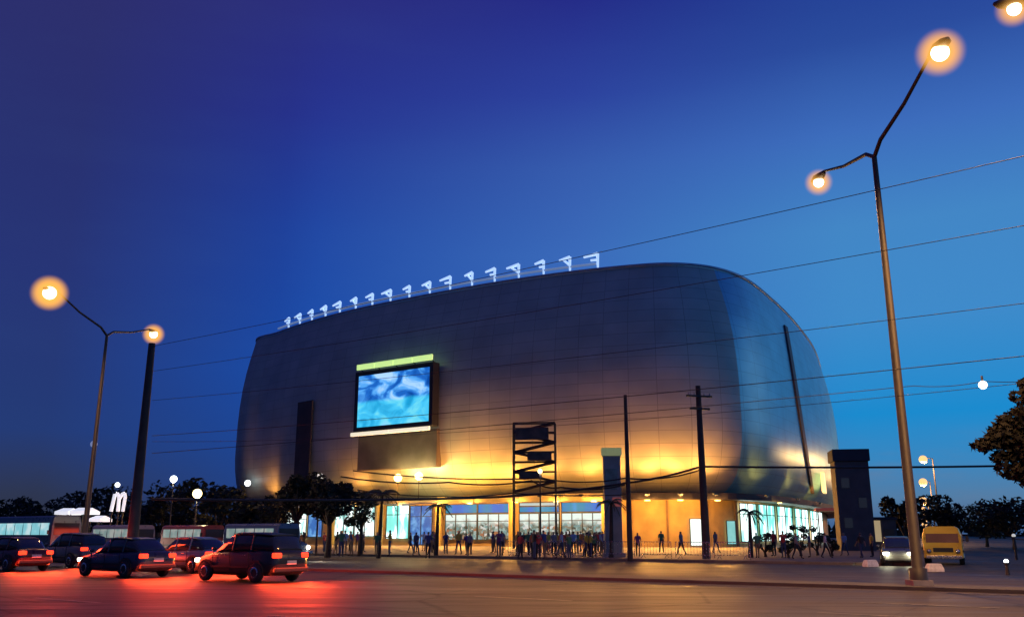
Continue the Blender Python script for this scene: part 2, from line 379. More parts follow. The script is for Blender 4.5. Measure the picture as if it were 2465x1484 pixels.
# pale fascia boards on the bright stretch of the canopy
def on_wall(px0, px1, d, z0, z1, th, name, m, parent=None, mi=0, n=1):
    b = AB()
    for k in range(n):
        a, _, _ = hit(px0 + (px1-px0)*k/n, d); c, _, _ = hit(px0 + (px1-px0)*(k+1)/n, d)
        mid_ = (a+c)/2; e = c-a; b.box((mid_.x, mid_.y, (z0+z1)/2), (e.length, th, z1-z0), math.atan2(e.y, e.x))
    return b.build(name, m, parent)
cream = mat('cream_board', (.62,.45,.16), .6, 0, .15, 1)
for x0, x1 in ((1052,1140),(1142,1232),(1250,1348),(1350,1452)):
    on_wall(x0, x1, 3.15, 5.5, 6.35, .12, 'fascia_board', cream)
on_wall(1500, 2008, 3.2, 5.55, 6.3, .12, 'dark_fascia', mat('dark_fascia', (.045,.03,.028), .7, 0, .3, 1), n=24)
# emissive shop interiors
def lit(name, stops, es, scale=1.2, stretch=(1,1,1), kind='noise', seed=0):
    m = bpy.data.materials.new(name); m.use_nodes = True; t = m.node_tree; p = t.nodes['Principled BSDF']
    tcn = N(t, 'ShaderNodeTexCoord'); mpn = N(t, 'ShaderNodeMapping'); mpn.inputs['Scale'].default_value = stretch; mpn.inputs['Location'].default_value = (seed*3.7, seed*1.3, seed)
    t.links.new(tcn.outputs['Object'], mpn.inputs[0])
    if kind == 'noise':
        nn = N(t, 'ShaderNodeTexNoise'); nn.inputs['Scale'].default_value = scale; nn.inputs['Detail'].default_value = 3; src = nn.outputs[0]
    else:
        nn = N(t, 'ShaderNodeTexVoronoi'); nn.distance = 'CHEBYCHEV'; nn.inputs['Scale'].default_value = scale; src = None
    t.links.new(mpn.outputs[0], nn.inputs[0])
    if src is None:
        s2 = N(t, 'ShaderNodeSeparateColor'); t.links.new(nn.outputs['Color'], s2.inputs[0]); src = s2.outputs[0]
        c = ramp(t, stops, src, 'CONSTANT')
    else: c = ramp(t, stops, src)
    p.inputs['Base Color'].default_value = (.02,.02,.02,1); p.inputs['Roughness'].default_value = .6; p.inputs['Specular IOR Level'].default_value = .15
    t.links.new(c, p.inputs['Emission Color']); p.inputs['Emission Strength'].default_value = es
    return m
W_ = (.82,1,.96,1); CY = (.35,.8,.78,1); DK = (.06,.10,.11,1); YL = (.9,.85,.45,1)
shopwhite = lit('shop_white', [(0,(.10,.2,.2,1)),(.40,(.25,.55,.52,1)),(.5,W_),(.75,(1,1,1,1))], 1.5, .9, (1,1,.6))
shopbusy = lit('shop_busy', [(0,(.05,.07,.06,1)),(.2,(.16,.3,.3,1)),(.36,(.22,.2,.15,1)),(.5,(.3,.42,.4,1)),(.64,(.35,.14,.07,1)),(.74,(.14,.2,.17,1)),(.86,(.6,.62,.6,1))], 1.0, 2.6, (1,1,1.2), 'vor')
t = shopbusy.node_tree; p_ = t.nodes['Principled BSDF']; src = p_.inputs['Emission Color'].links[0].from_socket
tcn = N(t, 'ShaderNodeTexCoord'); sp_ = N(t, 'ShaderNodeSeparateXYZ'); t.links.new(tcn.outputs['Object'], sp_.inputs[0])
nn = N(t, 'ShaderNodeTexNoise'); nn.inputs['Scale'].default_value = .8; t.links.new(tcn.outputs['Object'], nn.inputs[0])
hz = math_(t, 'ADD', math_(t, 'MULTIPLY', sp_.outputs[2], .2), math_(t, 'MULTIPLY', nn.outputs[0], .3))   # bright ceiling of the shop over its shelves
t.links.new(mixc(t, ramp(t, [(.66,(0,0,0,1)),(.86,(1,1,1,1))], hz), src, (.8,.95,.88,1)), p_.inputs['Emission Color'])
shopblue = lit('poster_blue', [(0,(.02,.07,.25,1)),(.45,(.04,.16,.5,1)),(.6,(.15,.4,.75,1)),(.8,(.5,.7,.9,1))], 1.0, .8)
signblue = lit('sign_blue', [(0,(0,.07,.30,1)),(.45,(.0,.12,.5,1)),(.6,(0,.2,.32,1)),(.8,(.02,.25,.75,1))], 1.3, .35, (1,1,.1))
signpale = lit('sign_pale', [(0,(.35,.6,.62,1)),(.5,(.6,.75,.75,1)),(1,(.75,.68,.75,1))], .8, .5)
doorwhite = lit('door_white', [(0,(.5,.8,.7,1)),(.5,(.9,1,.92,1)),(1,(1,1,1,1))], 1.4, .6)
doorcyan = lit('door_cyan', [(0,(.15,.5,.5,1)),(.5,(.3,.75,.72,1)),(1,(.5,.9,.9,1))], .8, .6)
shopteal = lit('shop_teal', [(0,(.06,.25,.22,1)),(.42,(.12,.45,.4,1)),(.52,(.75,1,.95,1)),(.8,(1,1,1,1))], 2.3, .55, (1,1,.35), seed=2)
frame_m = mat('window_frame', (.05,.05,.05), .5, .3, .2, 5)
def window(px0, px1, z0, z1, m, name='shop_window', mull=2, bar=True, d=-1.35):
    w = on_wall(px0, px1, d, z0, z1, .06, name, m)
    b = AB(); a, _, _ = hit(px0, d+.12); c, _, _ = hit(px1, d+.12); e = c-a; L = e.length; ang = math.atan2(e.y, e.x)
    for k in range(mull+1):
        q = a + e*(k/mull); b.box((q.x, q.y, (z0+z1)/2), (.09,.12,z1-z0), ang)
    mid_ = (a+c)/2
    zz = [z0, z1] + ([z0 + (z1-z0)*.72] if bar else [])
    for z in zz: b.box((mid_.x, mid_.y, z), (L+.1, .10, .09), ang)
    fo = b.build('window_frame', frame_m); fo.parent = w; fo.matrix_parent_inverse = Matrix.Identity(4)
    return w
window(686,738,.9,5.0,shopwhite,mull=2)
window(742,776,1.2,5.2,shopblue,'poster_case',1,False)
window(804,852,1.3,5.5,shopwhite,mull=2); window(854,902,1.3,5.5,shopwhite,mull=2)
window(930,984,1.0,5.5,shopteal,mull=2)
window(987,1040,.2,5.4,shopblue,'entrance_door',2)
for x0, x1 in ((1072,1148),(1150,1226)):
    window(x0,x1,.9,4.15,shopbusy,mull=3); window(x0,x1,4.3,5.45,signblue,'shop_sign',1,False)
window(1250,1346,.9,4.15,shopbusy,mull=4); window(1250,1346,4.3,5.0,signblue,'shop_sign',1,False); window(1250,1346,5.08,5.5,signpale,'sign_strip',1,False)
window(1352,1452,.9,4.15,shopbusy,mull=4); window(1352,1452,4.3,5.45,signblue,'shop_sign',1,False)
window(1660,1690,.25,3.4,doorwhite,'entrance_door',1,False)
window(1748,1770,.4,3.2,doorcyan,'side_door',1,False)
for x0, x1 in ((1782,1822),(1827,1866),(1872,1908),(1914,1946),(1951,1980)):
    window(x0,x1,.7,5.35,shopteal,mull=2)
window(2000,2012,1.5,4.2,doorcyan,mull=1,bar=False)
colm = mat('yellow_column', (.60,.42,.10), .5, 0, .2, 1)
for px in (592,682,800,915,1055,1232,1456):
    p, t, n = hit(px, .6); b = AB(); b.tube([(p.x,p.y,.12),(p.x,p.y,5.62)], .42, 16); b.build('column', colm)
for px in (1520,1608,1705,1774):
    on_wall(px-4, px+1, -1.45, .12, 5.6, .14, 'wall_pilaster', mat('pilaster', (.2,.1,.05), .7, 0, .2, 2))
# dark hanging banners on the shell
for x0, x1, z0, z1 in ((702,738,9.5,21.0),):
    b = AB(); a, t, n = hit(x0, 4.5); c, _, _ = hit(x1, 4.5); e = c-a; m_ = (a+c)/2
    b.box((m_.x, m_.y, (z0+z1)/2), (e.length, .18, z1-z0), math.atan2(e.y,e.x)); b.tube([(a.x,a.y,z1+.1),(c.x,c.y,z1+.1)], .12)
    b.build('hanging_banner', mat('banner_cloth', (.06,.05,.05), .9, 0, .3, .5))
# roof brackets lit white
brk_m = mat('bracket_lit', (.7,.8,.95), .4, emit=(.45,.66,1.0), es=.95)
walk = []; px = 666.0
while px < 1456: walk.append(hit(px, -.3)); px += 2
cum = [0]
for q0, q1 in zip(walk, walk[1:]): cum.append(cum[-1] + (q1[0]-q0[0]).length)
for k in range(17):
    p, t, n = walk[min(range(len(cum)), key=lambda i_: abs(cum[i_] - cum[-1]*k/16))]
    p = p*((34.7)/(34.7)); T = Vector((t.x,t.y,0)); T = T if T.x > 0 else -T
    o = Vector((p.x,p.y,35.0)); h = 2.1 if k > 9 else 1.9; arm = (1.5, 1.9, 1.3)[k % 3]
    b = AB(); b.tube([o, o+Vector((0,0,h))], [.14,.23], 6); b.tube([o+Vector((0,0,h)), o+Vector((0,0,h-.3))-T*arm], [.23,.14], 6)
    if k % 2: b.tube([o+Vector((0,0,h*.45)), o+Vector((0,0,h-.3))-T*arm*.6], .16, 5)
    else: b.tube([o+Vector((0,0,h*.62)), o+Vector((0,0,h*.62))-T*arm*.5], .17, 5)
    b.build('roof_bracket', brk_m)
b = AB(); pts = []
for px in range(640, 1471, 30):
    p, t, n = hit(px, -.3); pts.append((p.x,p.y,35.75))
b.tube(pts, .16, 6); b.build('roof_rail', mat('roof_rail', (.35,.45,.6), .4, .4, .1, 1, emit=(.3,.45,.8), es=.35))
# uplights on the canopy and their fixtures
def light(name, kind, loc, energy, color, parent, size=.3, rot=None, spot=None, target=None):
    ld = bpy.data.lights.new(name, kind); ld.energy = energy; ld.color = color
    if kind == 'AREA': ld.size = size
    else: ld.shadow_soft_size = size
    if kind == 'SPOT': ld.spot_size = R(spot or 120); ld.spot_blend = .6
    o = bpy.data.objects.new(name, ld); col.objects.link(o); 
    if parent: o.parent = parent; o.location = Vector(loc) - Vector(parent.location)
    else: o.location = loc
    if target is not None: o.rotation_euler = (Vector(target)-Vector(loc)).to_track_quat('-Z','Y').to_euler()
    return o
fix_m = mat('fixture_glow', (1,.8,.4), .4, emit=(1,.6,.15), es=5)
ORG = (1,.37,.035)
for px, en, d in ((640,2600,4.6),(850,5200,4.8),(935,7000,4.8),(1075,9000,5.2),(1130,15000,5.2),(1200,11000,5.2),(1300,7000,5.4),(1400,9500,5.4),(1475,5000,5.2),(1560,6500,5.6),(1640,9500,5.6),(1725,4200,5.6),(1850,3000,5.4),(1925,2200,5.0),(1978,3600,4.6)):
    p, t, n = hit(px, d); q, _, _ = hit(px, 2.8)
    b = AB(); b.box((p.x,p.y,6.05), (.5,.35,.22), math.atan2(t.y,t.x)); b.tube([(q.x,q.y,5.95),(p.x,p.y,5.95)], .05, 6)
    b.build('floodlight', hous)
    pp, tt, nn2 = hit(px, 1.5); en *= 1.0 if 1000 < px < 1250 else .62
    light('uplight', 'SPOT', (p.x,p.y,6.3), en*.16, ORG, arena, .35, spot=150, target=(pp.x, pp.y, 15))
    light('wash_light', 'SPOT', (p.x+n.x*.5,p.y+n.y*.5,6.3), (2500 if 1480 < px < 1760 else 1250)+en*.14, (1,.36,.075), arena, .35, spot=90, target=(pp.x, pp.y, 19))
# added lamps and fixtures under the canopy, to light plaza and fascia
for px, en in ((640,900),(760,1500),(850,1500),(960,2600),(1050,3200),(1130,3600),(1240,3400),(1340,3000),(1430,2800),(1560,3600),(1640,3200),(1730,2600),(1880,700)):
    p, t, n = hit(px, 3.6)
    b = AB(); b.box((p.x,p.y,5.42), (.6,.35,.10), math.atan2(t.y,t.x)); b.build('added_downlight', fix_m)
    light('downlight_fill', 'POINT', (p.x,p.y,5.1), en*.42, (1,.52,.12), arena, .25)
    if px < 1800: light('plaza_fill', 'SPOT', (p.x+n.x*1.2,p.y+n.y*1.2,5.6), en*3.0, (1,.42,.07), arena, .3, spot=95, target=(p.x+n.x*13, p.y+n.y*13, 0))
# two bright globes over the entrance
for px, z in ((955,8.9),(1006,9.0)):
    p, t, n = hit(px, 5.2); q, _, _ = hit(px, 2.2)
    b = AB(); b.ball((p.x,p.y,z), .55); g_ = b.build('entrance_lamp', lampyellow)
    b = AB(); b.tube([(q.x,q.y,6.2),(p.x,p.y,z-.5)], .07, 6); g2 = b.build('lamp_bracket', hous); 
    light('entrance_lamp_light', 'POINT', (p.x,p.y-.9,z), 1500, (1,.75,.25), arena, .4)
# glowing panel put in for lamplight on the far right underside
p, t, n = hit(1990, 4.2); b = AB(); b.box((p.x,p.y,9.3), (6.5,.5,3.0), math.atan2(t.y,t.x)+.1); b.build('underside_glow', mat('underside_glow_paint', (1,.8,.4), .5, emit=(1,.68,.25), es=1.3))
p, t, n = hit(590, 5); b = AB(); b.ball((p.x,p.y,9.6), .5); b.build('corner_lamp', lampwhite)

# ------------------------------------------------------------------ video screen on the facade
scr_m = bpy.data.materials.new('screen_picture'); scr_m.use_nodes = True; t = scr_m.node_tree; p_ = t.nodes['Principled BSDF']
uvs = N(t, 'ShaderNodeUVMap'); sep = N(t, 'ShaderNodeSeparateXYZ'); t.links.new(uvs.outputs[0], sep.inputs[0])
n1 = N(t, 'ShaderNodeTexNoise'); n1.inputs['Scale'].default_value = 3.2; n1.inputs['Detail'].default_value = 4; n1.inputs['Distortion'].default_value = .8; t.links.new(uvs.outputs[0], n1.inputs[0])
upc = ramp(t, [(.33, lin((4,66,150))), (.45, lin((30,104,196))), (.53, lin((84,164,236))), (.63, lin((168,208,255)))], n1.outputs[0])
loc_ = ramp(t, [(.33, lin((20,150,205))), (.5, lin((66,190,236))), (.6, lin((110,212,232))), (.7, lin((128,206,255)))], n1.outputs[0])
yy = math_(t, 'ADD', sep.outputs[1], math_(t, 'MULTIPLY', n1.outputs[0], .10))
c = mixc(t, ramp(t, [(.50,(0,0,0,1)),(.56,(1,1,1,1))], yy), loc_, upc)
p_.inputs['Base Color'].default_value = (.02,.02,.02,1); t.links.new(c, p_.inputs['Emission Color']); p_.inputs['Emission Strength'].default_value = 1.15
a = P(853, 1045, 128.0); 
sa, _, _ = hit(850, 5.2); sc_, _, _ = hit(1042, 5.2); e = sc_ - sa; SL = e.length; sang = math.atan2(e.y, e.x); sm_ = (sa+sc_)/2
screen = empty('video_screen', (sm_.x, sm_.y, 0), sang)
tag(screen, 'large blue video screen in a dark frame hung on the arena facade', 'video screen')
def zat(py, px, d=5.2): q, _, _ = hit(px, d); return P(px, py, q.y).z
zL0, zL1, zR0, zR1 = zat(1028,856), zat(905,856), zat(1015,1038), zat(885,1038)
z0 = (zL0+zR0)/2; z1 = (zL1+zR1)/2
b = MB(); hw = SL/2 - .55
b.add([(-hw,-.56,z0),(hw,-.56,z0),(hw,-.56,z1),(-hw,-.56,z1)], [(0,1,2,3)]); b.box((0,-.49,(z0+z1)/2), (2*hw,.1,z1-z0))
s_ = b.build('screen', scr_m, screen); uv = s_.data.uv_layers.new(name='UVMap')
for poly in s_.data.polygons:
    for li, vi in zip(poly.loop_indices, poly.vertices):
        co = s_.data.vertices[vi].co; uv.data[li].uv = ((co.x+hw)/(2*hw)*1.3, (co.z-z0)/(z1-z0))
b = MB(); zc = (z0+z1)/2; hh = z1-z0
for x in (-hw-.3, hw+.3): b.box((x, 0, zc), (.6, 1.3, hh+1.2))
b.box((0, 0, z0-.3), (2*hw, 1.3, .6)); b.box((0, 0, z1+.3), (2*hw, 1.3, .6)); b.box((0, .3, zc), (2*hw, .6, hh)); 
b.build('frame', mat('screen_frame', (.03,.03,.035), .5, .3, .2, 1), screen)
b = MB(); b.box((0,.9,z0-3.4), (2*hw+1.2,1.0,5.0)); b.build('screen_shadow_box', mat('screen_shadow_box', (.10,.085,.08), .7, .1, .3, .5), screen, .05)  # dark box put in for the shadow below the screen
grn = mat('light_bar_green', (.6,.9,.4), .4, emit=(.62,.9,.28), es=.9); crm = mat('light_bar_cream', (.9,.85,.7), .4, emit=(.95,.85,.6), es=.9)
for k in range(4):
    w = (2*hw+.9)/4; b = MB(); b.box((-hw-.3+w*(k+.5), -.75, z1+1.25), (w-.2,.25,.75)); b.build('light_bar', grn, screen)
for k in range(2):
    w = (2*hw+1.2)/2; b = MB(); b.box((-hw-.9+w*(k+.5), -.75, z0-.95), (w-.05,.3,.5)); b.build('ledge', crm, screen)
b = MB()
for k in range(5): b.tube([(-hw+2*hw*k/4, -.6, z1+1.2), (-hw+2*hw*k/4, .8, z1+.5)], .06, 6)
b.build('bracket', darkmetal, screen)

# ------------------------------------------------------------------ double street lamps on the median
SOD = (1, .47, .15)
def street_lamp(base, heads, ztop, label, energy, rad=.26, group='tall double street lamps on the median'):
    o = empty('street_lamp', base); tag(o, label, 'street lamp', group); B = Vector(base)
    b = MB(); b.tube([(0,0,0),(0,0,.5),(0,0,.52),(0,0,ztop)], [.26,.26,.17,.085], 12); b.build('pole', steel, o)
    b = MB(); b.box((0,0,.08), (.6,.6,.16)); b.build('base_plate', concrete, o)
    for h, r in heads:
        h = Vector(h) - B; dr = Vector((h.x,h.y,0)).normalized(); k0 = Vector((0,0,ztop))
        b = MB(); b.tube([k0, k0 + (h-k0)*.12 + Vector((0,0,.22)), k0+(h-k0)*.5+Vector((0,0,.12)), h - dr*.6 + Vector((0,0,.1))], [.075,.07,.06,.05], 8); b.build('arm', steel, o)
        hd = MB(); hd.loft([[ (h + dr*s + Vector((0,0,.06)) + Vector((-dr.y,dr.x,0))*w*math.cos(a_) + Vector((0,0,1))*hh_*math.sin(a_)) for a_ in [math.pi*2*i/10 for i in range(10)]] for s, w, hh_ in ((-.65,.07,.07),(-.35,.16,.12),(0,.24,.15),(.35,.18,.1),(.5,.05,.04))])
        hm = hd.build('lamp_head', hous, o)
        gl = MB(); gl.ball((0,0,0), 1, 24, 16); go = gl.build('globe', lamp_halo, hm); go.location = h - Vector((0,0,.12)); go.scale = (r*1.12,)*3  # added halo of glow around the bulb, not a solid globe
        gl = MB(); gl.ball((0,0,0), .34, 16, 12); gl.build('bulb', lampcore, go)
        light('street_light', 'SPOT', h + B - Vector((0,0,r+.25)), energy, SOD, o, .3, spot=150, target=h + B - Vector((0,0,9)))
    return o
street_lamp((12.3,28.3,.10), [(P(2262,118,23.4), .66), (P(1970,432,33.2), .52)], 13.9, 'tall double street lamp rising at right of the arena', 5600)
street_lamp((-25.5,55.2,.10), [(P(120,700,50.5), 1.0), (P(370,800,61), .72)], 13.6, 'double street lamp at left of the arena, mostly lost in the dusk', 2600)
o = street_lamp((17.8,20.5,0), [(P(2440,12,21), .46)], 13.9, 'single street lamp head peeking in at the top right corner', 5500, group='street lamps round the junction')
# receding row down the avenue
for k, (y, Y) in enumerate(((1105,166),(1160,232),(1205,330),(1226,430),(1242,560),(1253,700),(1262,880))):
    h = P(2222 if k < 3 else 2222+k-2, y, Y); q = Vector((h.x + 2.2, Y + 1, 0))
    r = .92*Y/150 if k < 3 else .0042*Y
    o = empty('street_lamp', q); dist = ('nearest', 'second', 'third', 'fourth', 'fifth', 'sixth', 'farthest')[k]
    tag(o, dist + ' glowing lamp of the row receding down the right avenue', 'street lamp', 'street lamps receding down the avenue')
    hl = h - q; b = MB(); b.tube([(0,0,0),(0,0,hl.z+.3)], [.2,.1], 8); b.build('pole', steel, o)
    b = MB(); b.tube([(0,0,hl.z+.2), hl+Vector((.3,0,.4))], .07, 6); b.build('arm', steel, o)
    b = MB(); b.ball(hl, r*.72, 16, 10); b.build('globe', lampamber, o)
    if k < 3: light('street_light', 'POINT', h - Vector((0,0,r+.8)), 9000, SOD, o, .4)
# small globe lamps
def globe_lamp(px, py, Y, r, m, label, en=120, colr=(1,.9,.7)):
    h = P(px, py, Y); o = empty('globe_lamp', (h.x,h.y,0)); tag(o, label, 'lamp', 'small globe lamps round the arena')
    b = MB(); b.tube([(0,0,0),(0,0,h.z-r)], [.09,.05], 8); b.build('pole', steel, o)
    b = MB(); b.ball((0,0,h.z), r, 14, 10); b.build('globe', m, o)
    b = MB(); b.tube([(0,0,h.z-r-.08),(0,0,h.z-r+.05)], [.07,.13], 8); b.build('collar', hous, o)
    if en: light('globe_light', 'POINT', h - Vector((0,.0,r+.15)), en, colr, o, .15)
globe_lamp(418,1152,95,.36,lampwhite,'small white globe lamp far left of the arena', 500)
globe_lamp(475,1187,72,.36,lampyellow,'yellow globe lamp on a thin post left of the arena', 500, (1,.85,.4))
globe_lamp(226,1068,80,.30,mat('lamp_dim',(.3,.35,.5),.4,emit=(.25,.3,.5),es=.6),'dim bluish lamp standing in the dusk at left', 0)
globe_lamp(770,1147,72,.30,mat('lamp_pale',(.8,.8,.75),.4,emit=(.85,.8,.65),es=.8),'pale globe lamp above the dark trees by the arena', 300)
globe_lamp(1300,1133,78,.2,lampyellow,'tiny warm lamp behind the flagpole', 100)
globe_lamp(2422,1350,38,.09,lampwhite,'tiny white lamp low at the right edge', 0)
globe_lamp(2440,1288,60,.12,mat('lamp_faint',(.6,.6,.6),.4,emit=(.6,.6,.55),es=.8),'faint pale lamp in the dark at the right edge', 0)

# ------------------------------------------------------------------ utility poles and cables
def utility_pole(px, ytop, Y, label, r=.17, arms=True):
    h = P(px, ytop, Y); o = empty('utility_pole', (h.x,h.y,0)); tag(o, label, 'utility pole', 'utility poles along the road')
    b = MB(); b.tube([(0,0,0),(0,0,h.z)], [r*1.35,r*.8], 12); b.build('pole', polecon, o)
    if arms:
        b = MB(); b.box((0,-r-.03,h.z-.7), (1.8,.1,.12), .3); b.box((0,-r-.03,h.z-1.5), (1.4,.1,.12), .3); b.build('cross_arm', darkmetal, o)
        for x in (-.75,-.35,.35,.75):
            b = MB(); q = (x*math.cos(.3), x*math.sin(.3)-r-.03); b.tube([(q[0],q[1],h.z-.64),(q[0],q[1],h.z-.5)], [.05,.035], 8); b.build('insulator', mat('insulator',(.25,.22,.2),.3), o)
    return o
utility_pole(1680, 928, 57, 'thick utility pole crossing the right of the arena facade', .2)
utility_pole(1505, 950, 57, 'thin utility pole beside the orange wall panels', .13, False)
utility_pole(366, 826, 43, 'thick concrete utility pole in the dusk left of the arena', .2, False)
def cable(pts, r, label, group='overhead cables over the road', sag=.4):
    b = MB(); pp = []
    for i in range(len(pts)-1):
        a, c = Vector(pts[i]), Vector(pts[i+1]); n = 14
        for k in range(n + (i == len(pts)-2)):
            t_ = k/n; q = a.lerp(c, t_); q.z -= sag*4*t_*(1-t_); pp.append(q)
    c0 = pp[0].copy(); b.tube([q - c0 for q in pp], r, 5); o = b.build('overhead_cable', cable_m); o.location = c0; tag(o, label, 'cable', group); return o
LB = ('topmost thin cable sloping up from the roof to the upper right', 'second thin cable sloping over the right end of the arena roof', 'third cable, meeting the arena at its right shoulder', 'fourth cable, leaving the right side of the arena', 'lowest thin cable right of the arena wall')
for (yr, yl, r), lb in zip(((372,833,.022),(542,893,.02),(732,963,.018),(860,1048,.022),(925,1062,.014)), LB):
    cable([P(2520,yr-(833-372)*.02,21), P(366,yl,43)], r*.55, lb, sag=.15 + (.25 if yr > 900 else 0))
cable([P(2620,1116,58), P(1687,1122,57), P(1505,1162,57), P(1180,1196,58), P(366,1200,43)], .07, 'thick black cable bundle strung between the poles across the arena base', sag=.12)
cable([P(1687,1130,57), P(1505,1150,57), P(1300,1150,58), P(850,1132,60)], .045, 'black cable dipping across the orange lit facade', sag=.25)
cable([P(1505,1166,57), P(1350,1172,57.5), P(1280,1156,58), P(1080,1160,58), P(820,1146,60)], .05, 'black looped cable under the bright orange facade patch', sag=.2)
cable([P(1505,1190,57), P(1230,1186,58), P(1060,1194,58), P(860,1178,60)], .035, 'thin black cable just above the blue shop signs', sag=.1)
b = MB(); b.ball((0,0,0), .16); b.tube([(0,0,.15),(0,0,.35)], .04, 6, 1); o = b.build('sky_light_point', [lampwhite, hous]); o.location = P(2366,926,34)  # bright ball with an added stem, for a white point of light
tag(o, 'tiny white light in the sky at right', 'lamp')
cable([P(2600,905,33), P(2366,917,34), P(2200,928,35), P(366,1090,43.2)], .014, 'faint cable by the tiny white light', sag=.1)

# ------------------------------------------------------------------ vegetation
def leaf_cloud(b, c, rad, n, size, mi=0, flat=.8):
    for _ in range(n):
        while True:
            p = Vector((random.uniform(-1,1), random.uniform(-1,1), random.uniform(-1,1)))
            if .25 < p.length < 1: break
        p = Vector((p.x*rad[0], p.y*rad[1], p.z*rad[2])) + Vector(c)
        u = Vector((random.gauss(0,1), random.gauss(0,1), random.gauss(0,.6))).normalized(); w = u.cross(Vector((random.gauss(0,1),random.gauss(0,1),random.gauss(0,1)))).normalized()
        s = size*random.uniform(.3,1.65); b.add([p-u*s, p+w*s*.45, p+u*s, p-w*s*.45], [(0,1,2,3)], mi)
def tree(base, h, cr, label, m=leaf, n=1600, ls=.16, name='tree', group='trees round the arena', trunk_h=.45, clumps=9):
    o = empty(name, base); tag(o, label, 'tree', group)
    t_ = MB(); b = MB(); tr = h*.022+.05; top = h*trunk_h
    t_.tube([(0,0,0),(.05*h*.2,0,top*.5),(0,.02*h,top)], [tr*1.5,tr,tr*.8], 9)
    for k in range(clumps):
        a_ = k*2.4; rr = cr*random.uniform(.25,.72); z = top + (h-top)*random.uniform(.12,.86)
        c = Vector((math.cos(a_)*rr, math.sin(a_)*rr, z)); t_.tube([(0,0,top*random.uniform(.75,1)), c*.55+Vector((0,0,top*.45)), c], [tr*.6,tr*.35,tr*.12], 6)
        q = cr*random.uniform(.3,.5); leaf_cloud(b, c, (q,q,q*.75), n//clumps, ls)
    t_.build('trunk', bark, o); b.build('crown', m, o); return o
def palm(base, h, label, fr=2.2, nf=16, group='palms in front of the arena'):
    o = empty('palm_tree', base); tag(o, label, 'palm tree', group)
    b = MB(); n = 8; b.tube([(math.sin(i/n*1.2)*.15*h*.2, 0, h*i/n) for i in range(n+1)], [.17-.08*i/n for i in range(n+1)], 9); b.build('trunk', bark, o)
    tx = math.sin(1.2)*.15*h*.2; b = MB()
    for k in range(nf):
        a_ = k*2.399; el_ = random.uniform(-.2,1.0); d = Vector((math.cos(a_), math.sin(a_), 0)); pts = []
        for i in range(9):
            s = i/8; pts.append(Vector((tx,0,h)) + d*fr*s*math.cos(el_*.7) + Vector((0,0,fr*(math.sin(el_)*s - .75*s*s))))
        side = Vector((-d.y,d.x,0))
        for i in range(8):
            for sg in (-1,1):
                for q in (0,.5):
                    p = pts[i].lerp(pts[i+1], q); L = fr*.26*(1-.6*abs(i/8-.4)); tip = p + side*sg*L + d*L*.35 - Vector((0,0,L*.45)); w = d*.05*fr*.5
                    b.add([p-w, tip, p+w], [(0,1,2)])
        b.tube(pts, [.03]*8+[.01], 4)
    b.build('crown', leafp, o); return o
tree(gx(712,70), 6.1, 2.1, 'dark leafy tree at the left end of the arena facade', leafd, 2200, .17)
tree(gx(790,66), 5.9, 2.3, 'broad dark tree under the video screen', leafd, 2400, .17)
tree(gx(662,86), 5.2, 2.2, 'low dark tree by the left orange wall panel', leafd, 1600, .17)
tree(gx(868,70), 4.9, 1.3, 'slim tree in front of the white shop windows', leaf, 1300, .14)
palm(gx(912,64), 4.3, 'short palm before the white shop windows', 1.5)
palm(gx(1050,66), 3.6, 'small palm by the yellow entrance column', 1.1, 12)
palm(gx(1470,60), 3.6, 'small palm at the foot of the pylon sign', 1.1, 12)
palm(gx(1805,60), 3.0, 'dark palm silhouetted on the first white side window', .95, 14)
for px, Y, h, lb in ((1840,62,2.2,'rounded shrub left of the side windows'),(1895,60,1.9,'dark shrub below the second white side window'),(1925,64,2.3,'green shrub before the middle side windows'),(1965,66,2.4,'tallest shrub near the right end of the side windows'),(2000,64,2.0,'shrub beside the dark tower')):
    tree(gx(px,Y), h, .75, lb, leaf, 700, .09, 'shrub', 'shrubs along the arena side', .2, 6)
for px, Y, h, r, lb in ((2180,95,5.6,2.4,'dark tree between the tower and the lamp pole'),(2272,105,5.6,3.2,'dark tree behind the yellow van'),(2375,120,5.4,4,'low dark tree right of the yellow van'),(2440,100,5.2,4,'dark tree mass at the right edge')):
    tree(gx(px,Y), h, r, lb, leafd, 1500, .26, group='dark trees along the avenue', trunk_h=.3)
# tree at right edge reaching into the picture
tb = Vector((21.5, 32, 0)); o = empty('tree', tb); tag(o, 'near dark tree leaning in from the right edge', 'tree', 'trees round the arena')
b = MB(); b.tube([(0,0,0),(-.2,0,3),(-.6,0,5.5)], [.3,.24,.16], 10); b2 = MB()
for px, py, r, n in ((2470,1010,.7,600),(2462,1075,.85,900),(2410,1045,.55,420),(2380,1068,.4,220),(2440,1125,.6,420),(2490,1030,1.3,1200),(2500,1110,1.1,900),(2462,955,.4,200),(2425,1020,.45,260),(2360,1072,.3,150),(2395,1060,.35,150),(2470,925,.3,120),(2405,1098,.3,120),(2475,1150,.5,250)):
    c = P(px,py,32) - tb; b.tube([(-.5,0,4.8), c*.6+Vector((0,0,1.7)), c], [.1,.06,.02], 6); leaf_cloud(b2, c, (r,r,r*.7), int(n*.8), .12)
b.build('trunk', bark, o); b2.build('crown', mat('leaf_near', (.007,.009,.006), .9, 0, .5, 2), o)
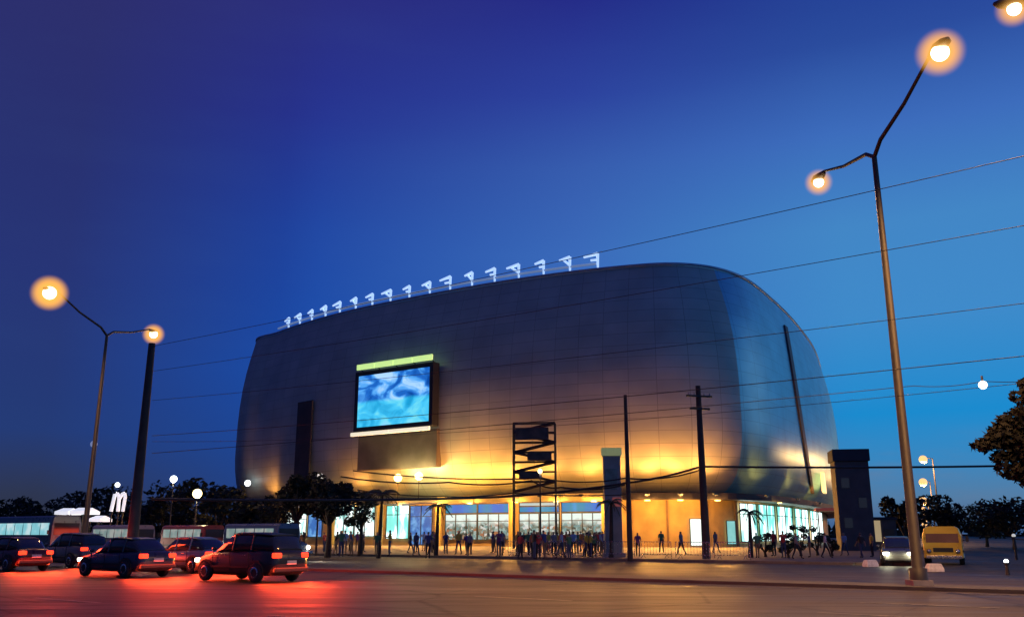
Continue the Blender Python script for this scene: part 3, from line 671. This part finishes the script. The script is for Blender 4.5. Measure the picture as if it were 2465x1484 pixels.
# dark vegetation and low blocks far left
for k, (px, Y, h, r) in enumerate(((20,150,6.5,6),(95,160,7.5,7),(180,150,8,6),(262,155,9.5,6),(330,150,9,6),(395,145,10,6),(452,135,9,5),(520,130,9.5,5),(560,118,7,4),(610,112,6.5,3.5))):
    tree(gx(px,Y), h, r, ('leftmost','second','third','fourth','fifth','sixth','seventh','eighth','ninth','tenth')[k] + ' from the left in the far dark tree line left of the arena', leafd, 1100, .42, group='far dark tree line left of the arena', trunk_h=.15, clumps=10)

b = MB()
for k in range(2600):
    x = random.uniform(-700,900); Y = random.uniform(430,520); hgt = 6 + 5*math.sin(x*.021)*math.sin(x*.0083+1) + random.uniform(-1,2.5); z = random.uniform(0,1)**.7*hgt
    u = Vector((random.gauss(0,1),random.gauss(0,.5),random.gauss(0,.5))).normalized()*random.uniform(1.5,3.5); w = u.cross(Vector((0,1,.3))).normalized()*random.uniform(1,2.2)
    b.add([(x-u.x,Y-u.y,z-u.z),(x+w.x,Y+w.y,z+w.z),(x+u.x,Y+u.y,z+u.z),(x-w.x,Y-w.y,z-w.z)], [(0,1,2,3)])
tag(b.build('tree_line', leafd), 'far dark band of trees along the horizon', 'trees', kind='stuff')

# ------------------------------------------------------------------ tower, pylon, flag, booths
blk = mat('tower_wall', (.11,.085,.075), .8, 0, .3, .8, .2); wl = mat('dim_window', (.05,.05,.05), .3, emit=(.3,.32,.3), es=.03)
q = gx(2060,86); o = empty('tower', q, -.2); tag(o, 'dark square tower at the right end of the arena', 'tower')
b = MB(); b.box((0,0,4.1), (3.0,2.9,8.2)); b.build('wall', blk, o, .04)
b = MB(); b.box((0,0,8.75), (3.3,3.3,1.1)); b.build('parapet', mat('tower_cap', (.04,.04,.05), .8, 0, .2, 1), o, .05)
for z, x in ((2.6,-.7),(4.4,.7),(6.2,-.7)):
    for x in (x,): b = MB(); b.box((x,-1.46,z), (.7,.06,.9)); b.build('window', wl, o)
q = gx(2112,92); o = empty('annex_building', q, -.2); tag(o, 'low annex with a beige lit front right of the dark tower', 'building')
b = MB(); b.box((0,0,1.5), (3.2,3,3.0)); b.build('wall', blk, o, .03)
b = MB(); b.box((0,0,3.1), (3.5,3.3,.25)); b.build('roof', darkmetal, o)
b = MB(); b.box((-.3,-1.54,1.9), (.9,.08,2.0)); b.build('window', mat('beige_lit',(.5,.4,.25),.6,emit=(.6,.45,.22),es=.55), o)
b = MB(); b.box((.9,-1.54,1.05), (.9,.08,2.1)); b.build('door', mat('brown_door',(.12,.07,.03),.6,0,.2,2), o)
q = gx(2005,100); o = empty('entrance_awning', q, -.2)
tag(o, 'red edged awning beside the dark tower', 'awning')
b = MB(); b.box((0,0,4.2), (3.2,1.8,.3)); b.build('roof', mat('awning_red',(.35,.06,.05),.6,0,.2,2,emit=(.8,.2,.15),es=.12), o, .03)
for x in (-1.4,1.4): b = MB(); b.tube([(x,-.7,0),(x,-.7,4.05)], .07, 8); b.build('post', steel, o)
# pylon sign
q = gx(1477,62); o = empty('pylon_sign', q); tag(o, 'tall grey pylon sign with a pale green top panel', 'sign')
b = MB(); b.box((0,0,3.4), (1.15,.5,6.8)); b.build('column', mat('pylon_grey',(.3,.28,.25),.6,.2,.3,1), o, .04)
b = MB(); b.box((0,-.03,7.05), (1.35,.55,.55)); b.build('top_panel', mat('pylon_green',(.35,.42,.2),.6,0,.2,2,emit=(.45,.5,.2),es=.3), o, .03)
b = MB(); b.box((.25,-.28,3.7), (.55,.05,.6)); b.build('red_panel', mat('pylon_red',(.5,.12,.1),.6,0,.2,2,emit=(.6,.15,.12),es=.25), o)
b = MB(); b.box((-.1,-.28,5.2), (.8,.05,1.4)); b.build('poster', mat('pylon_poster',(.2,.24,.2),.6,0,.5,1.5), o)
b = MB(); b.box((0,0,.2), (1.5,.8,.4)); b.build('plinth', concrete, o, .03)
# lattice gantry before the facade
q = gx(1288,98); o = empty('lattice_tower', q, -.12); tag(o, 'dark steel lattice tower with a small sign panel standing before the arena facade', 'lattice tower')
wd = 4.5; zt = P(1288,1018,98).z
for x in (-wd/2, wd/2):
    for y in (-.6,.6): b = MB(); b.tube([(x,y,0),(x,y,zt)], .09, 6); b.build('post', darkmetal, o)
b = MB(); nl = 7
for k in range(nl):
    za, zb_ = 6 + (zt-6)*k/nl, 6 + (zt-6)*(k+1)/nl
    for y in (-.6,.6):
        b.tube([(-wd/2,y,zb_),(wd/2,y,zb_)], .07, 5); b.tube([(-wd/2,y,zb_ if k%2 else za),(wd/2,y,za if k%2 else zb_)], .11, 5)
    for x in (-wd/2,wd/2): b.tube([(x,-.6,za),(x,.6,zb_)], .04, 5)
b.build('bracing', darkmetal, o)
for cx_, cz_, w_, h_ in ((-.2,zt-1.2,3.6,1.3),(.6,zt-3.6,2.6,1.0),(-.4,zt-5.6,2.4,.8)):
    b = MB(); b.box((cx_,-.75,cz_), (w_,.1,h_)); b.build('sign_panel', mat('gantry_panel', (.06,.05,.05), .8, 0, .5, 1), o)
# white lit booths on the left
whl = mat('white_canvas_lit', (.8,.8,.78), .7, 0, .1, 2, emit=(.85,.88,.95), es=.75)
def booth(px0, px1, ptop, Y, label, pitch=.5):
    a, c = gx(px0,Y), gx(px1,Y); L = (c-a).length; h = P((px0+px1)/2, ptop, Y).z; o = empty('market_tent', (a+c)/2); tag(o, label, 'tent', 'lit white tents left of the arena')
    b = MB(); b.add([(-L/2,-1.2,h-pitch),(L/2,-1.2,h-pitch),(L/2,1.2,h-pitch),(-L/2,1.2,h-pitch),(-L/2*.8,0,h),(L/2*.8,0,h),(-L/2,-1.2,h-pitch-.25),(L/2,-1.2,h-pitch-.25),(L/2,1.2,h-pitch-.25),(-L/2,1.2,h-pitch-.25)], [(0,1,5,4),(2,3,4,5),(1,2,5),(3,0,4),(6,7,1,0),(7,8,2,1),(8,9,3,2),(9,6,0,3)]); b.build('canopy', whl, o)
    for x in (-L/2+.08, L/2-.08):
        for y in (-1.1,1.1): b = MB(); b.tube([(x,y,0),(x,y,h-pitch)], .04, 6); b.build('leg', steel, o)
booth(140,172,1222,78,'left small white lit tent in the far dark at left', .3); booth(176,218,1221,78,'right wider white lit tent in the far dark at left', .3); booth(224,250,1240,78,'lowest white lit tent left of the tall white arch', .25)
q = gx(276,76); o = empty('arch_sign', q); tag(o, 'tall white lit arch shaped like two peaks at far left', 'arch')
b = MB(); zt = P(276,1186,76).z; zb = P(276,1230,76).z
b.tube([(-.55,0,zb),(-.38,0,zt-.1),(-.2,0,zt)], .15, 8); b.tube([(-.2,0,zt),(.0,0,zt-.35),(.02,0,zb)], .15, 8); b.tube([(.02,0,zt-.5),(.25,0,zt-.05),(.42,0,zt)], .14, 8); b.tube([(.42,0,zt),(.5,0,zt-.3),(.42,0,zb)], .14, 8)
b.build('arch', whl, o); b = MB()
for x in (-.5,.05,.42): b.tube([(x,0,0),(x,0,zb)], .06, 6)
b.build('post', steel, o)
b = MB(); b.ball((-.25,0,P(265,1166,76).z), .2); b.build('top_lamp', lampwhite, o)

# ------------------------------------------------------------------ vehicles
def wheel(o, x, y, r, w=.2):
    b = MB(); n = 20; sg = 1 if y > 0 else -1
    rings = [[(x+rr*math.cos(2*math.pi*i/n), y+yy_, r+rr*math.sin(2*math.pi*i/n)) for i in range(n)] for rr, yy_ in ((r*.62,sg*w/2),(r*.92,sg*w/2),(r,sg*w*.3),(r,-sg*w*.3),(r*.92,-sg*w/2),(r*.62,-sg*w/2))]
    b.loft(rings, 0, True, True); wo_ = b.build('wheel', rubber, o)
    b = MB(); b.loft([[(x+rr*math.cos(2*math.pi*i/n), y+yy_, r+rr*math.sin(2*math.pi*i/n)) for i in range(n)] for rr, yy_ in ((r*.6,sg*(w/2-.01)),(r*.55,sg*(w/2+.012)),(r*.2,sg*(w/2-.02)))], 0, True, True); b.build('rim', chrome, wo_)
def sect(x, hw, z0, z1, tum=.9, n=14):
    pts = []
    for i in range(n):
        a_ = 2*math.pi*i/n + math.pi/n; cx, sy = math.cos(a_), math.sin(a_)
        ex = math.copysign(abs(cx)**.42, cx); ey = math.copysign(abs(sy)**.42, sy)
        k = 1 - (1-tum)*max(0, ey)
        pts.append((x, ex*hw*k, (z0+z1)/2 + ey*(z1-z0)/2))
    return pts
def set_color(o, c):
    for ch in [o] + kids(o): ch.color = tuple(c)+(1,)
def make_car(col_, suv=False):
    o = empty('car', (0,0,0)); H = 1.0 if not suv else 1.12
    b = MB(); st = [(-2.2,.60,.42,.70),(-2.16,.76,.30,.90),(-1.95,.83,.22,.98),(-1.4,.86,.2,1.0),(-.5,.87,.19,.96),(.5,.87,.19,.94),(1.1,.86,.2,.90),(1.7,.83,.22,.80),(2.05,.74,.28,.68),(2.16,.55,.36,.56)]
    b.loft([sect(x,hw,z0*1,z1*H) for x,hw,z0,z1 in st]); b.build('body', paint, o)
    b = MB(); st = [(-1.75 if not suv else -2.0,.66,.9*H,1.0*H),(-1.35 if not suv else -1.85,.70,.9*H,1.36*H),(-.7,.71,.9*H,1.46*H),(0,.71,.9*H,1.46*H),(.4,.69,.9*H,1.38*H),(1.05,.66,.86*H,.93*H)]
    b.loft([sect(x,hw,z0,z1,.84) for x,hw,z0,z1 in st]); b.build('window', glass, o)
    b = MB(); st = [(-1.2 if not suv else -1.75,.56,1.38*H,1.42*H),(-.7,.60,1.40*H,1.485*H),(0,.60,1.40*H,1.485*H),(.3,.56,1.38*H,1.43*H)]
    b.loft([sect(x,hw,z0,z1,.9) for x,hw,z0,z1 in st]); b.build('roof', paint, o)
    for x in (-.95,.02):
        for s in (-1,1): b = MB(); b.tube([(x,s*.735,.93*H),(x,s*.62,1.42*H)], .035, 6); b.build('pillar', paint, o)
    for x in (-1.35,1.32):
        for y in (-.80,.80): wheel(o, x, y, .33)
    for s in (-1,1):
        b = MB(); b.box((-2.12,s*.60,.80*H), (.16,.32,.17)); b.build('tail_lamp', tail_m, o, .03)
        b = MB(); b.box((2.02,s*.58,.62*H), (.2,.30,.13)); b.build('headlight', head_m, o, .03)
        b = MB(); b.ball((.75,s*.95,.98*H), .1, 8, 6, sc=(.8,1,.7)); b.build('mirror', paint, o)
    for x_, w_, z_ in ((-2.17,1.5,.42),(2.12,1.35,.34)): b = MB(); b.box((x_,0,z_), (.13,w_,.16)); b.build('bumper', mat('bumper_plastic',(.03,.03,.03),.6,0,.2,6), o, .04)
    b = MB(); b.box((-2.2,0,.66), (.03,.42,.13)); b.build('number_plate', mat('plate',(.5,.5,.48),.5,0,.1,4), o)
    tr = mat('black_trim', (.01,.01,.01), .6, 0, .1, 5)
    for s in (-1,1):
        for x in (-.98,.0,.92): b = MB(); b.box((x,s*.868,.62*H), (.018,.02,.56*H)); b.build('door_seam', tr, o)
        b = MB(); b.box((-.05,s*.878,.50), (2.0,.03,.06)); b.build('side_trim', tr, o, .01)
        for x in (-.28,.66): b = MB(); b.box((x-.45,s*.875,.80*H), (.16,.03,.03)); b.build('door_handle', chrome, o)
        for x in (-1.35,1.32):
            b = MB(); b.loft([[(x+rr*math.cos(math.pi*i/10), s*yy_, .33+rr*math.sin(math.pi*i/10)) for rr, yy_ in ((.34,.80),(.34,.872),(.41,.872),(.41,.80))] for i in range(11)], 0, False, True); b.build('wheel_arch', tr, o)
    set_color(o, col_); return o
def vlights(o, L, tail=0, head=0, zt=.8, zh=.65, w=.6):
    if tail: light('tail_light', 'AREA', (0,0,0), tail, (1,.06,.015), None, 2.4); l = [x for x in col.objects][-1]; l.parent = o; l.location = (-L/2-.5,0,zt+.35); l.rotation_euler = (0, R(50), 0)
    if head: light('head_light', 'SPOT', (0,0,0), head, (1,.93,.75), None, .15, spot=70); l = [x for x in col.objects][-1]; l.parent = o; l.location = (L/2+.15,0,zh); l.rotation_euler = (0, R(-84), 0)
def place(o, s, n, heading, label, cat, group, colr=None):
    p = road_pt(s, n); o.location = (p.x,p.y,.004); o.rotation_euler = (0,0,math.atan2(D_.y,D_.x) + (0 if heading > 0 else math.pi))
    tag(o, label, cat, group)
    if colr: set_color(o, colr)
    return o
car0 = make_car((.05,.05,.06)); car1 = make_car((.05,.05,.06), True)
def srange(px, n):                     # road station for a column of the picture on lane n
    r = ray(px, 1350); r2 = Vector((r.x,1,0)); Y = n/(r2.dot(Nn)); return (r2*Y).dot(D_)
GV = 'cars waiting in the near carriageway with red tail lamps'
jobs = [(25,22,0,(.10,.02,.02),'dark red car at the far left of the near carriageway'),(170,26,1,(.10,.10,.11),'grey sport utility car second from the left on the near carriageway'),(300,21.5,0,(.03,.035,.06),'navy blue car third from the left on the near carriageway'),(455,25.5,0,(.25,.25,.26),'silver car fourth from the left on the near carriageway'),(600,22,1,(.03,.03,.03),'black sport utility car nearest the orange end of the arena')]
USED = set()
for px, n, kind, c, lb in jobs:
    src = (car0, car1)[kind]; o = src if kind not in USED else copy_tree(src); USED.add(kind)
    place(o, srange(px,n), n, 1, lb, 'car', GV, c); vlights(o, 4.3, 500)

def box_vehicle(name, L, Wd, H, zf, wins, colr, winm, hood=0, wr=.42, front_m=None):
    """boxy vehicle: body, windscreen, a row of side windows, lamps, wheels"""
    o = empty(name, (0,0,0)); b = MB(); x0, x1 = -L/2, L/2 - hood
    b.loft([[(x, y*k, z) for y, z in ((-Wd/2,zf),(-Wd/2,H*.75),(-Wd/2+.12,H-.1),(-Wd/2+.3,H),(Wd/2-.3,H),(Wd/2-.12,H-.1),(Wd/2,H*.75),(Wd/2,zf))] for x, k in ((x0,.96),(x0+.12,1),(x1-.15,1),(x1,.95))], 0, False); b.build('body', paint, o, .03)
    if hood:
        b = MB(); b.loft([sect(x,w,zf,z,.9) for x,w,z in ((x1-.1,Wd*.42,H*.56),(x1+hood*.6,Wd*.38,H*.52),(L/2,Wd*.32,H*.46))]); b.build('hood', paint, o)
        b = MB(); b.box((L/2+.01,0,zf+(H*.46-zf)*.5), (.05,Wd*.45,(H*.46-zf)*.6)); b.build('grille', chrome, o)
    zw0, zw1 = wins[1], wins[2]; nW = wins[0]; span = (x1-x0) - .6; w = span/nW
    for k in range(nW):
        for s in (-1,1):
            b = MB(); b.box((x0+.3+w*(k+.5), s*(Wd/2+.0), (zw0+zw1)/2), (w-.14,.05,zw1-zw0)); b.build('window', winm, o)
    b = MB(); b.box((x1-.01,0,(zw0+zw1)/2), (.06,Wd*.82,zw1-zw0)); b.build('windscreen', front_m or glass, o)
    b = MB(); b.box((x0+.01,0,(zw0+zw1)/2), (.06,Wd*.7,zw1-zw0)); b.build('rear_window', winm, o)
    for x in (x0+L*.2, L/2-L*.17):
        for s in (-1,1): wheel(o, x, s*(Wd/2-.12), wr, .26)
    for s in (-1,1):
        b = MB(); b.box((x0-.0,s*Wd*.38,zf+.45), (.1,.22,.2)); b.build('tail_lamp', tail_m, o)
        b = MB(); b.ball((L/2+.02,s*Wd*(.36 if not hood else .27),zf+.35), .13, 10, 8); b.build('headlight', head_m, o)
    for x_ in (L/2+.06, x0-.06): b = MB(); b.box((x_,0,zf+.05), (.12,Wd*.9,.18)); b.build('bumper', chrome, o, .03)
    for s in (-1,1):
        b = MB(); b.tube([(x1-.2,s*Wd/2,zw0+.1),(x1+.05,s*(Wd/2+.22),zw0+.15)], .02, 5); b.box((x1+.05,s*(Wd/2+.24),zw0+.2), (.08,.14,.3)); b.build('mirror', darkmetal, o)
        b = MB(); b.box(((x0+x1)/2, s*(Wd/2+.01), zf+.35), ((x1-x0)*.96,.03,.1)); b.build('side_stripe', darkmetal, o)
    if not hood:
        b = MB(); b.box((L/2+.01,0,zf+.42), (.05,Wd*.5,.22)); b.build('grille', darkmetal, o)
    set_color(o, colr); return o
buswin = lit('bus_window', [(0,(.15,.5,.6,1)),(.45,(.3,.75,.85,1)),(.6,(.7,.95,1,1))], .75, .8)
jeepwin = lit('jeepney_window', [(0,(.2,.35,.35,1)),(.45,(.5,.7,.68,1)),(.6,(.85,.9,.85,1))], .38, 1.2)
bus = box_vehicle('bus', 11, 2.5, 3.0, .45, (8,1.55,2.45), (.05,.10,.14), buswin, 0, .5)
place(bus, srange(62,40), 40, -1, 'long bus with cyan lit windows at the far left', 'bus', None, (.05,.10,.14)); vlights(bus, 11, 0, 900)
jeep = box_vehicle('jeepney', 6.4, 1.95, 2.25, .45, (5,1.35,1.95), (.25,.25,.27), jeepwin, 1.2, .38)
for k, (px, n, c, lb) in enumerate(((300,40,(.22,.22,.25),'silver jeepney with pale lit windows behind the bus'),(470,44,(.20,.05,.05),'red jeepney with pale lit windows left of the orange wall'),(640,40,(.06,.10,.20),'blue jeepney with pale lit windows before the orange panel'))):
    o = jeep if k == 0 else copy_tree(jeep); place(o, srange(px,n), n, -1, lb, 'jeepney', 'jeepneys in the far carriageway', c); vlights(o, 6.4, 120, 500)
# yellow van and the car with headlights on the avenue
yv = lit('van_window', [(0,(.12,.03,.02,1)),(.5,(.2,.06,.04,1)),(.7,(.3,.12,.08,1))], .35, 1)
van = box_vehicle('van', 4.6, 1.95, 2.0, .35, (3,1.15,1.62), (.75,.50,.06), yv, 0, .34, yv)
for ch in kids(van):
    if ch.name.startswith('headlight'): ch.data.materials[0] = chrome
tag(van, 'yellow van facing the road near the right edge', 'van'); van.location = gx(2270,52); van.rotation_euler = (0,0,R(-90-26)); van.location.z = .01
p = Vector(van.location)
vp = empty('x') if False else None
oc = copy_tree(car0); oc.location = gx(2158,50); oc.location.z = .01; oc.rotation_euler = (0,0,R(-90-22)); set_color(oc, (.10,.10,.10)); tag(oc, 'dark car with bright headlights left of the lamp pole', 'car', 'cars on the avenue')
for ch in kids(oc):
    if ch.type == 'LIGHT': bpy.data.objects.remove(ch)
for s in (-.58,.58): l = light('head_light', 'POINT', (0,0,0), 60, (1,.95,.6), None, .1); l.parent = oc; l.location = (2.3,s,.62)
light('van_street_light', 'POINT', (0,0,0), 0, SOD, None)
bpy.data.objects.remove(bpy.data.objects['van_street_light'])
# white painted blocks by the lamp pole
for k, (px, Y, lb) in enumerate(((2242,41,'white painted concrete block just right of the lamp pole foot'),(2090,47,'white painted concrete block left of the car with headlights'))):
    b = MB(); b.loft([[(x*f,y*f,z) for x,y in ((-.35,-.2),(.35,-.2),(.35,.2),(-.35,.2))] for z,f in ((0,1),(.12,1),(.3,.8),(.34,.7))], 0, False); o = b.build('concrete_block', mat('white_block', (.7,.7,.68), .8, 0, .25, 5), None, .02)
    o.location = gx(px, Y) + Vector((0,0,.01)); o.rotation_euler = (0,0,.3*k); tag(o, lb, 'block', 'white blocks on the junction')

# ------------------------------------------------------------------ people
SKIN = mat('skin', (.30,.17,.11), .6, 0, .1, 10); HAIR = mat('hair', (.012,.01,.01), .6, 0, .2, 30)
SHIRT = mat('shirt_cloth', (.5,.5,.5), .85, 0, .12, 6, objcol=True)
TROU = [mat('trouser_dark',(.02,.022,.03),.9,0,.2,8), mat('trouser_denim',(.04,.06,.12),.9,0,.2,8), mat('trouser_khaki',(.18,.13,.08),.9,0,.2,8)]
def make_person(pose, tm):
    J = {}; V = Vector
    def j(n, x, y, z, r): J[n] = (V((x,y,z)), r)
    fl_, fr_ = pose.get('step', (0,0)); hl, hr = pose.get('hands', ((0,0),(0,0))); lean = pose.get('lean', 0)
    j('pelvis',0,0,.95,.135); j('waist',0,lean*.3,1.10,.12); j('chest',0,lean*.7,1.30,.145); j('neckb',0,lean,1.45,.075); j('neck',0,lean+.01,1.50,.055); j('head1',0,lean-.005,1.58,.085); j('head2',0,lean,1.68,.082)
    for s, st, (hx, hz), nm in ((-1,fl_,hl,'L'),(1,fr_,hr,'R')):
        j('hip'+nm,s*.09,0,.90,.095); j('knee'+nm,s*.10,st*.5 - .02 - abs(st)*.15,.50,.062); j('ankle'+nm,s*.10,st,.09,.042); j('toe'+nm,s*.12,st-.17,.045,.036)
        j('sho'+nm,s*.175,lean,1.40,.062); 
        if hz > 0: j('elb'+nm,s*.24,lean-.12,1.20,.043); j('wri'+nm,s*.14,lean-.32,1.20+hz,.03); j('hand'+nm,s*.12,lean-.36,1.27+hz,.034); j('fing'+nm,s*.11,lean-.38,1.34+hz,.018)
        else: j('elb'+nm,s*.24,lean+hx*.35,1.13,.043); j('wri'+nm,s*.25,lean+hx-.06,.90,.03); j('hand'+nm,s*.25,lean+hx*1.15-.08,.83,.034); j('fing'+nm,s*.245,lean+hx*1.2-.10,.75,.018)
    E = [('pelvis','waist','S'),('waist','chest','S'),('chest','neckb','S'),('neckb','neck','K'),('neck','head1','K'),('head1','head2','H')]
    for nm in 'LR': E += [('pelvis','hip'+nm,'T'),('hip'+nm,'knee'+nm,'T'),('knee'+nm,'ankle'+nm,'T'),('ankle'+nm,'toe'+nm,'B'),('chest','sho'+nm,'S'),('sho'+nm,'elb'+nm,'S'),('elb'+nm,'wri'+nm,'K'),('wri'+nm,'hand'+nm,'K'),('hand'+nm,'fing'+nm,'K')]
    names = list(J); me = bpy.data.meshes.new('person'); me.from_pydata([J[n][0] for n in names], [(names.index(a), names.index(b_)) for a, b_, _ in E], [])
    tmp = bpy.data.objects.new('tmp', me); col.objects.link(tmp)
    sk_ = tmp.modifiers.new('skin','SKIN'); sv = me.skin_vertices[0].data
    for i, n in enumerate(names):
        r = J[n][1]; sv[i].radius = (r*1.25, r*.85) if n in ('chest','waist','pelvis') else (r, r)
        sv[i].use_root = (n == 'pelvis')
    sub = tmp.modifiers.new('sub','SUBSURF'); sub.levels = 1; sub.render_levels = 1
    dg = bpy.context.evaluated_depsgraph_get(); m2 = bpy.data.meshes.new_from_object(tmp.evaluated_get(dg)); bpy.data.objects.remove(tmp)
    m2.name = 'person'; m2.materials.clear()
    for m in (SKIN, HAIR, SHIRT, tm, rubber): m2.materials.append(m)
    segs = [(J[a][0], J[b_][0], k) for a, b_, k in E]
    for p in m2.polygons:
        c = p.center; best = None
        for a, b_, k in segs:
            ab = b_-a; t_ = max(0, min(1, (c-a).dot(ab)/ab.length_squared)); d = (a+ab*t_-c).length
            if best is None or d < best[0]: best = (d, k)
        k = best[1]; mi = {'S':2,'K':0,'H':0,'T':3,'B':4}[k]
        if k in 'HK' and c.z > 1.54 and (c.z > 1.70 or c.y > lean+.015): mi = 1
        if k == 'K' and c.z < 1.54 and c.z > 1.46: mi = 0
        p.material_index = mi; p.use_smooth = True
    return m2
POSES = [('standing', {}), ('walking', {'step': (-.28,.26), 'hands': ((.18,0),(-.2,0))}), ('holding up a phone', {'hands': ((.0,0),(0,.12))}),
         ('striding', {'step': (.30,-.30), 'hands': ((-.22,0),(.2,0)), 'lean': -.04}), ('with both hands raised', {'hands': ((0,.05),(0,.08))}), ('leaning forward', {'lean': -.10, 'step': (-.08,.1)})]
PM = [make_person(p, TROU[i % 3]) for i, (_, p) in enumerate(POSES)]
COLS = [('white',(.6,.6,.58)),('black',(.02,.02,.022)),('orange',(.5,.18,.04)),('red',(.4,.04,.04)),('navy blue',(.03,.05,.16)),('grey',(.2,.2,.21)),('yellow',(.55,.42,.06)),('green',(.05,.16,.08)),('purple',(.16,.05,.18)),('pale blue',(.25,.4,.55))]
LAND = [(660,800,'before the left dark trees'),(800,930,'before the white shop windows'),(930,1065,'by the blue entrance door'),(1065,1230,'below the left blue shop signs'),(1245,1350,'below the middle blue shop sign'),(1350,1460,'below the right blue shop sign'),(1500,1790,'by the orange wall panels'),(1790,2010,'along the white side windows'),(2010,2220,'beside the dark tower')]
used_l = set(); random.seed(21)
spots = []
for _ in range(46): spots.append((random.uniform(1246,1458), random.uniform(54,80)))
for _ in range(12): spots.append((random.uniform(1062,1228), random.uniform(60,90)))
for _ in range(10): spots.append((random.uniform(935,1060), random.uniform(57,84)))
for _ in range(16): spots.append((random.uniform(690,930), random.uniform(60,84)))
for px in (1535,1592,1640,1722): spots.append((px, random.uniform(62,80)))
for px in (1822,1862,1885,1915,1948,1985): spots.append((px, random.uniform(56,66)))
for px in (2032,2072,2098): spots.append((px, random.uniform(56,66)))
for i, (px, Y) in enumerate(spots):
    land = next((l for a_, b_, l in LAND if a_ <= px < b_), 'in front of the arena')
    for tr in range(200):
        ci = random.randrange(len(COLS)); pi = random.randrange(len(POSES)); lb = f'person in a {COLS[ci][0]} top {POSES[pi][0]} {land}'
        if lb not in used_l: break
    used_l.add(lb)
    o = bpy.data.objects.new('person', PM[pi]); col.objects.link(o); q = gx(px, Y); o.location = (q.x, q.y, .14)
    o.rotation_euler = (0,0,random.uniform(0,6.28)); s = random.uniform(.9,1.03); o.scale = (s,s,s); o.color = COLS[ci][1] + (1,)
    tag(o, lb, 'person', 'people on the arena plaza')
# low crowd barriers between plaza and road
def barrier(px, Y, label, first=[None]):
    if first[0] is None:
        b = MB(); 
        for z in (.25,1.0): b.tube([(-1.1,0,z),(1.1,0,z)], .022, 6)
        for k in range(12): b.tube([(-1.1+.2*k,0,.25),(-1.1+.2*k,0,1.0)], .011, 5)
        for x in (-1.1,1.1): b.tube([(x,0,.0),(x,0,1.0)], .022, 6)
        for x in (-.8,.8): b.tube([(x,-.3,.02),(x,0,.25),(x,.3,.02)], .018, 6)
        o = b.build('crowd_barrier', chrome); first[0] = o
    else: o = first[0].copy(); col.objects.link(o)
    q = gx(px, Y); o.location = (q.x,q.y,.14); o.rotation_euler = (0,0,math.atan2(-D_.y,-D_.x)); tag(o, label, 'barrier', 'crowd barriers along the kerb'); return o
for k in range(7):
    n_ = ('first','second','third','fourth','fifth','sixth','last')[k]
    s_k = srange(1255,52.5) - k*2.5; p = road_pt(s_k, 52.5)
    o = barrier(1300, 57, n_ + ' crowd barrier from the left below the shop signs'); o.location = (p.x,p.y,.14)
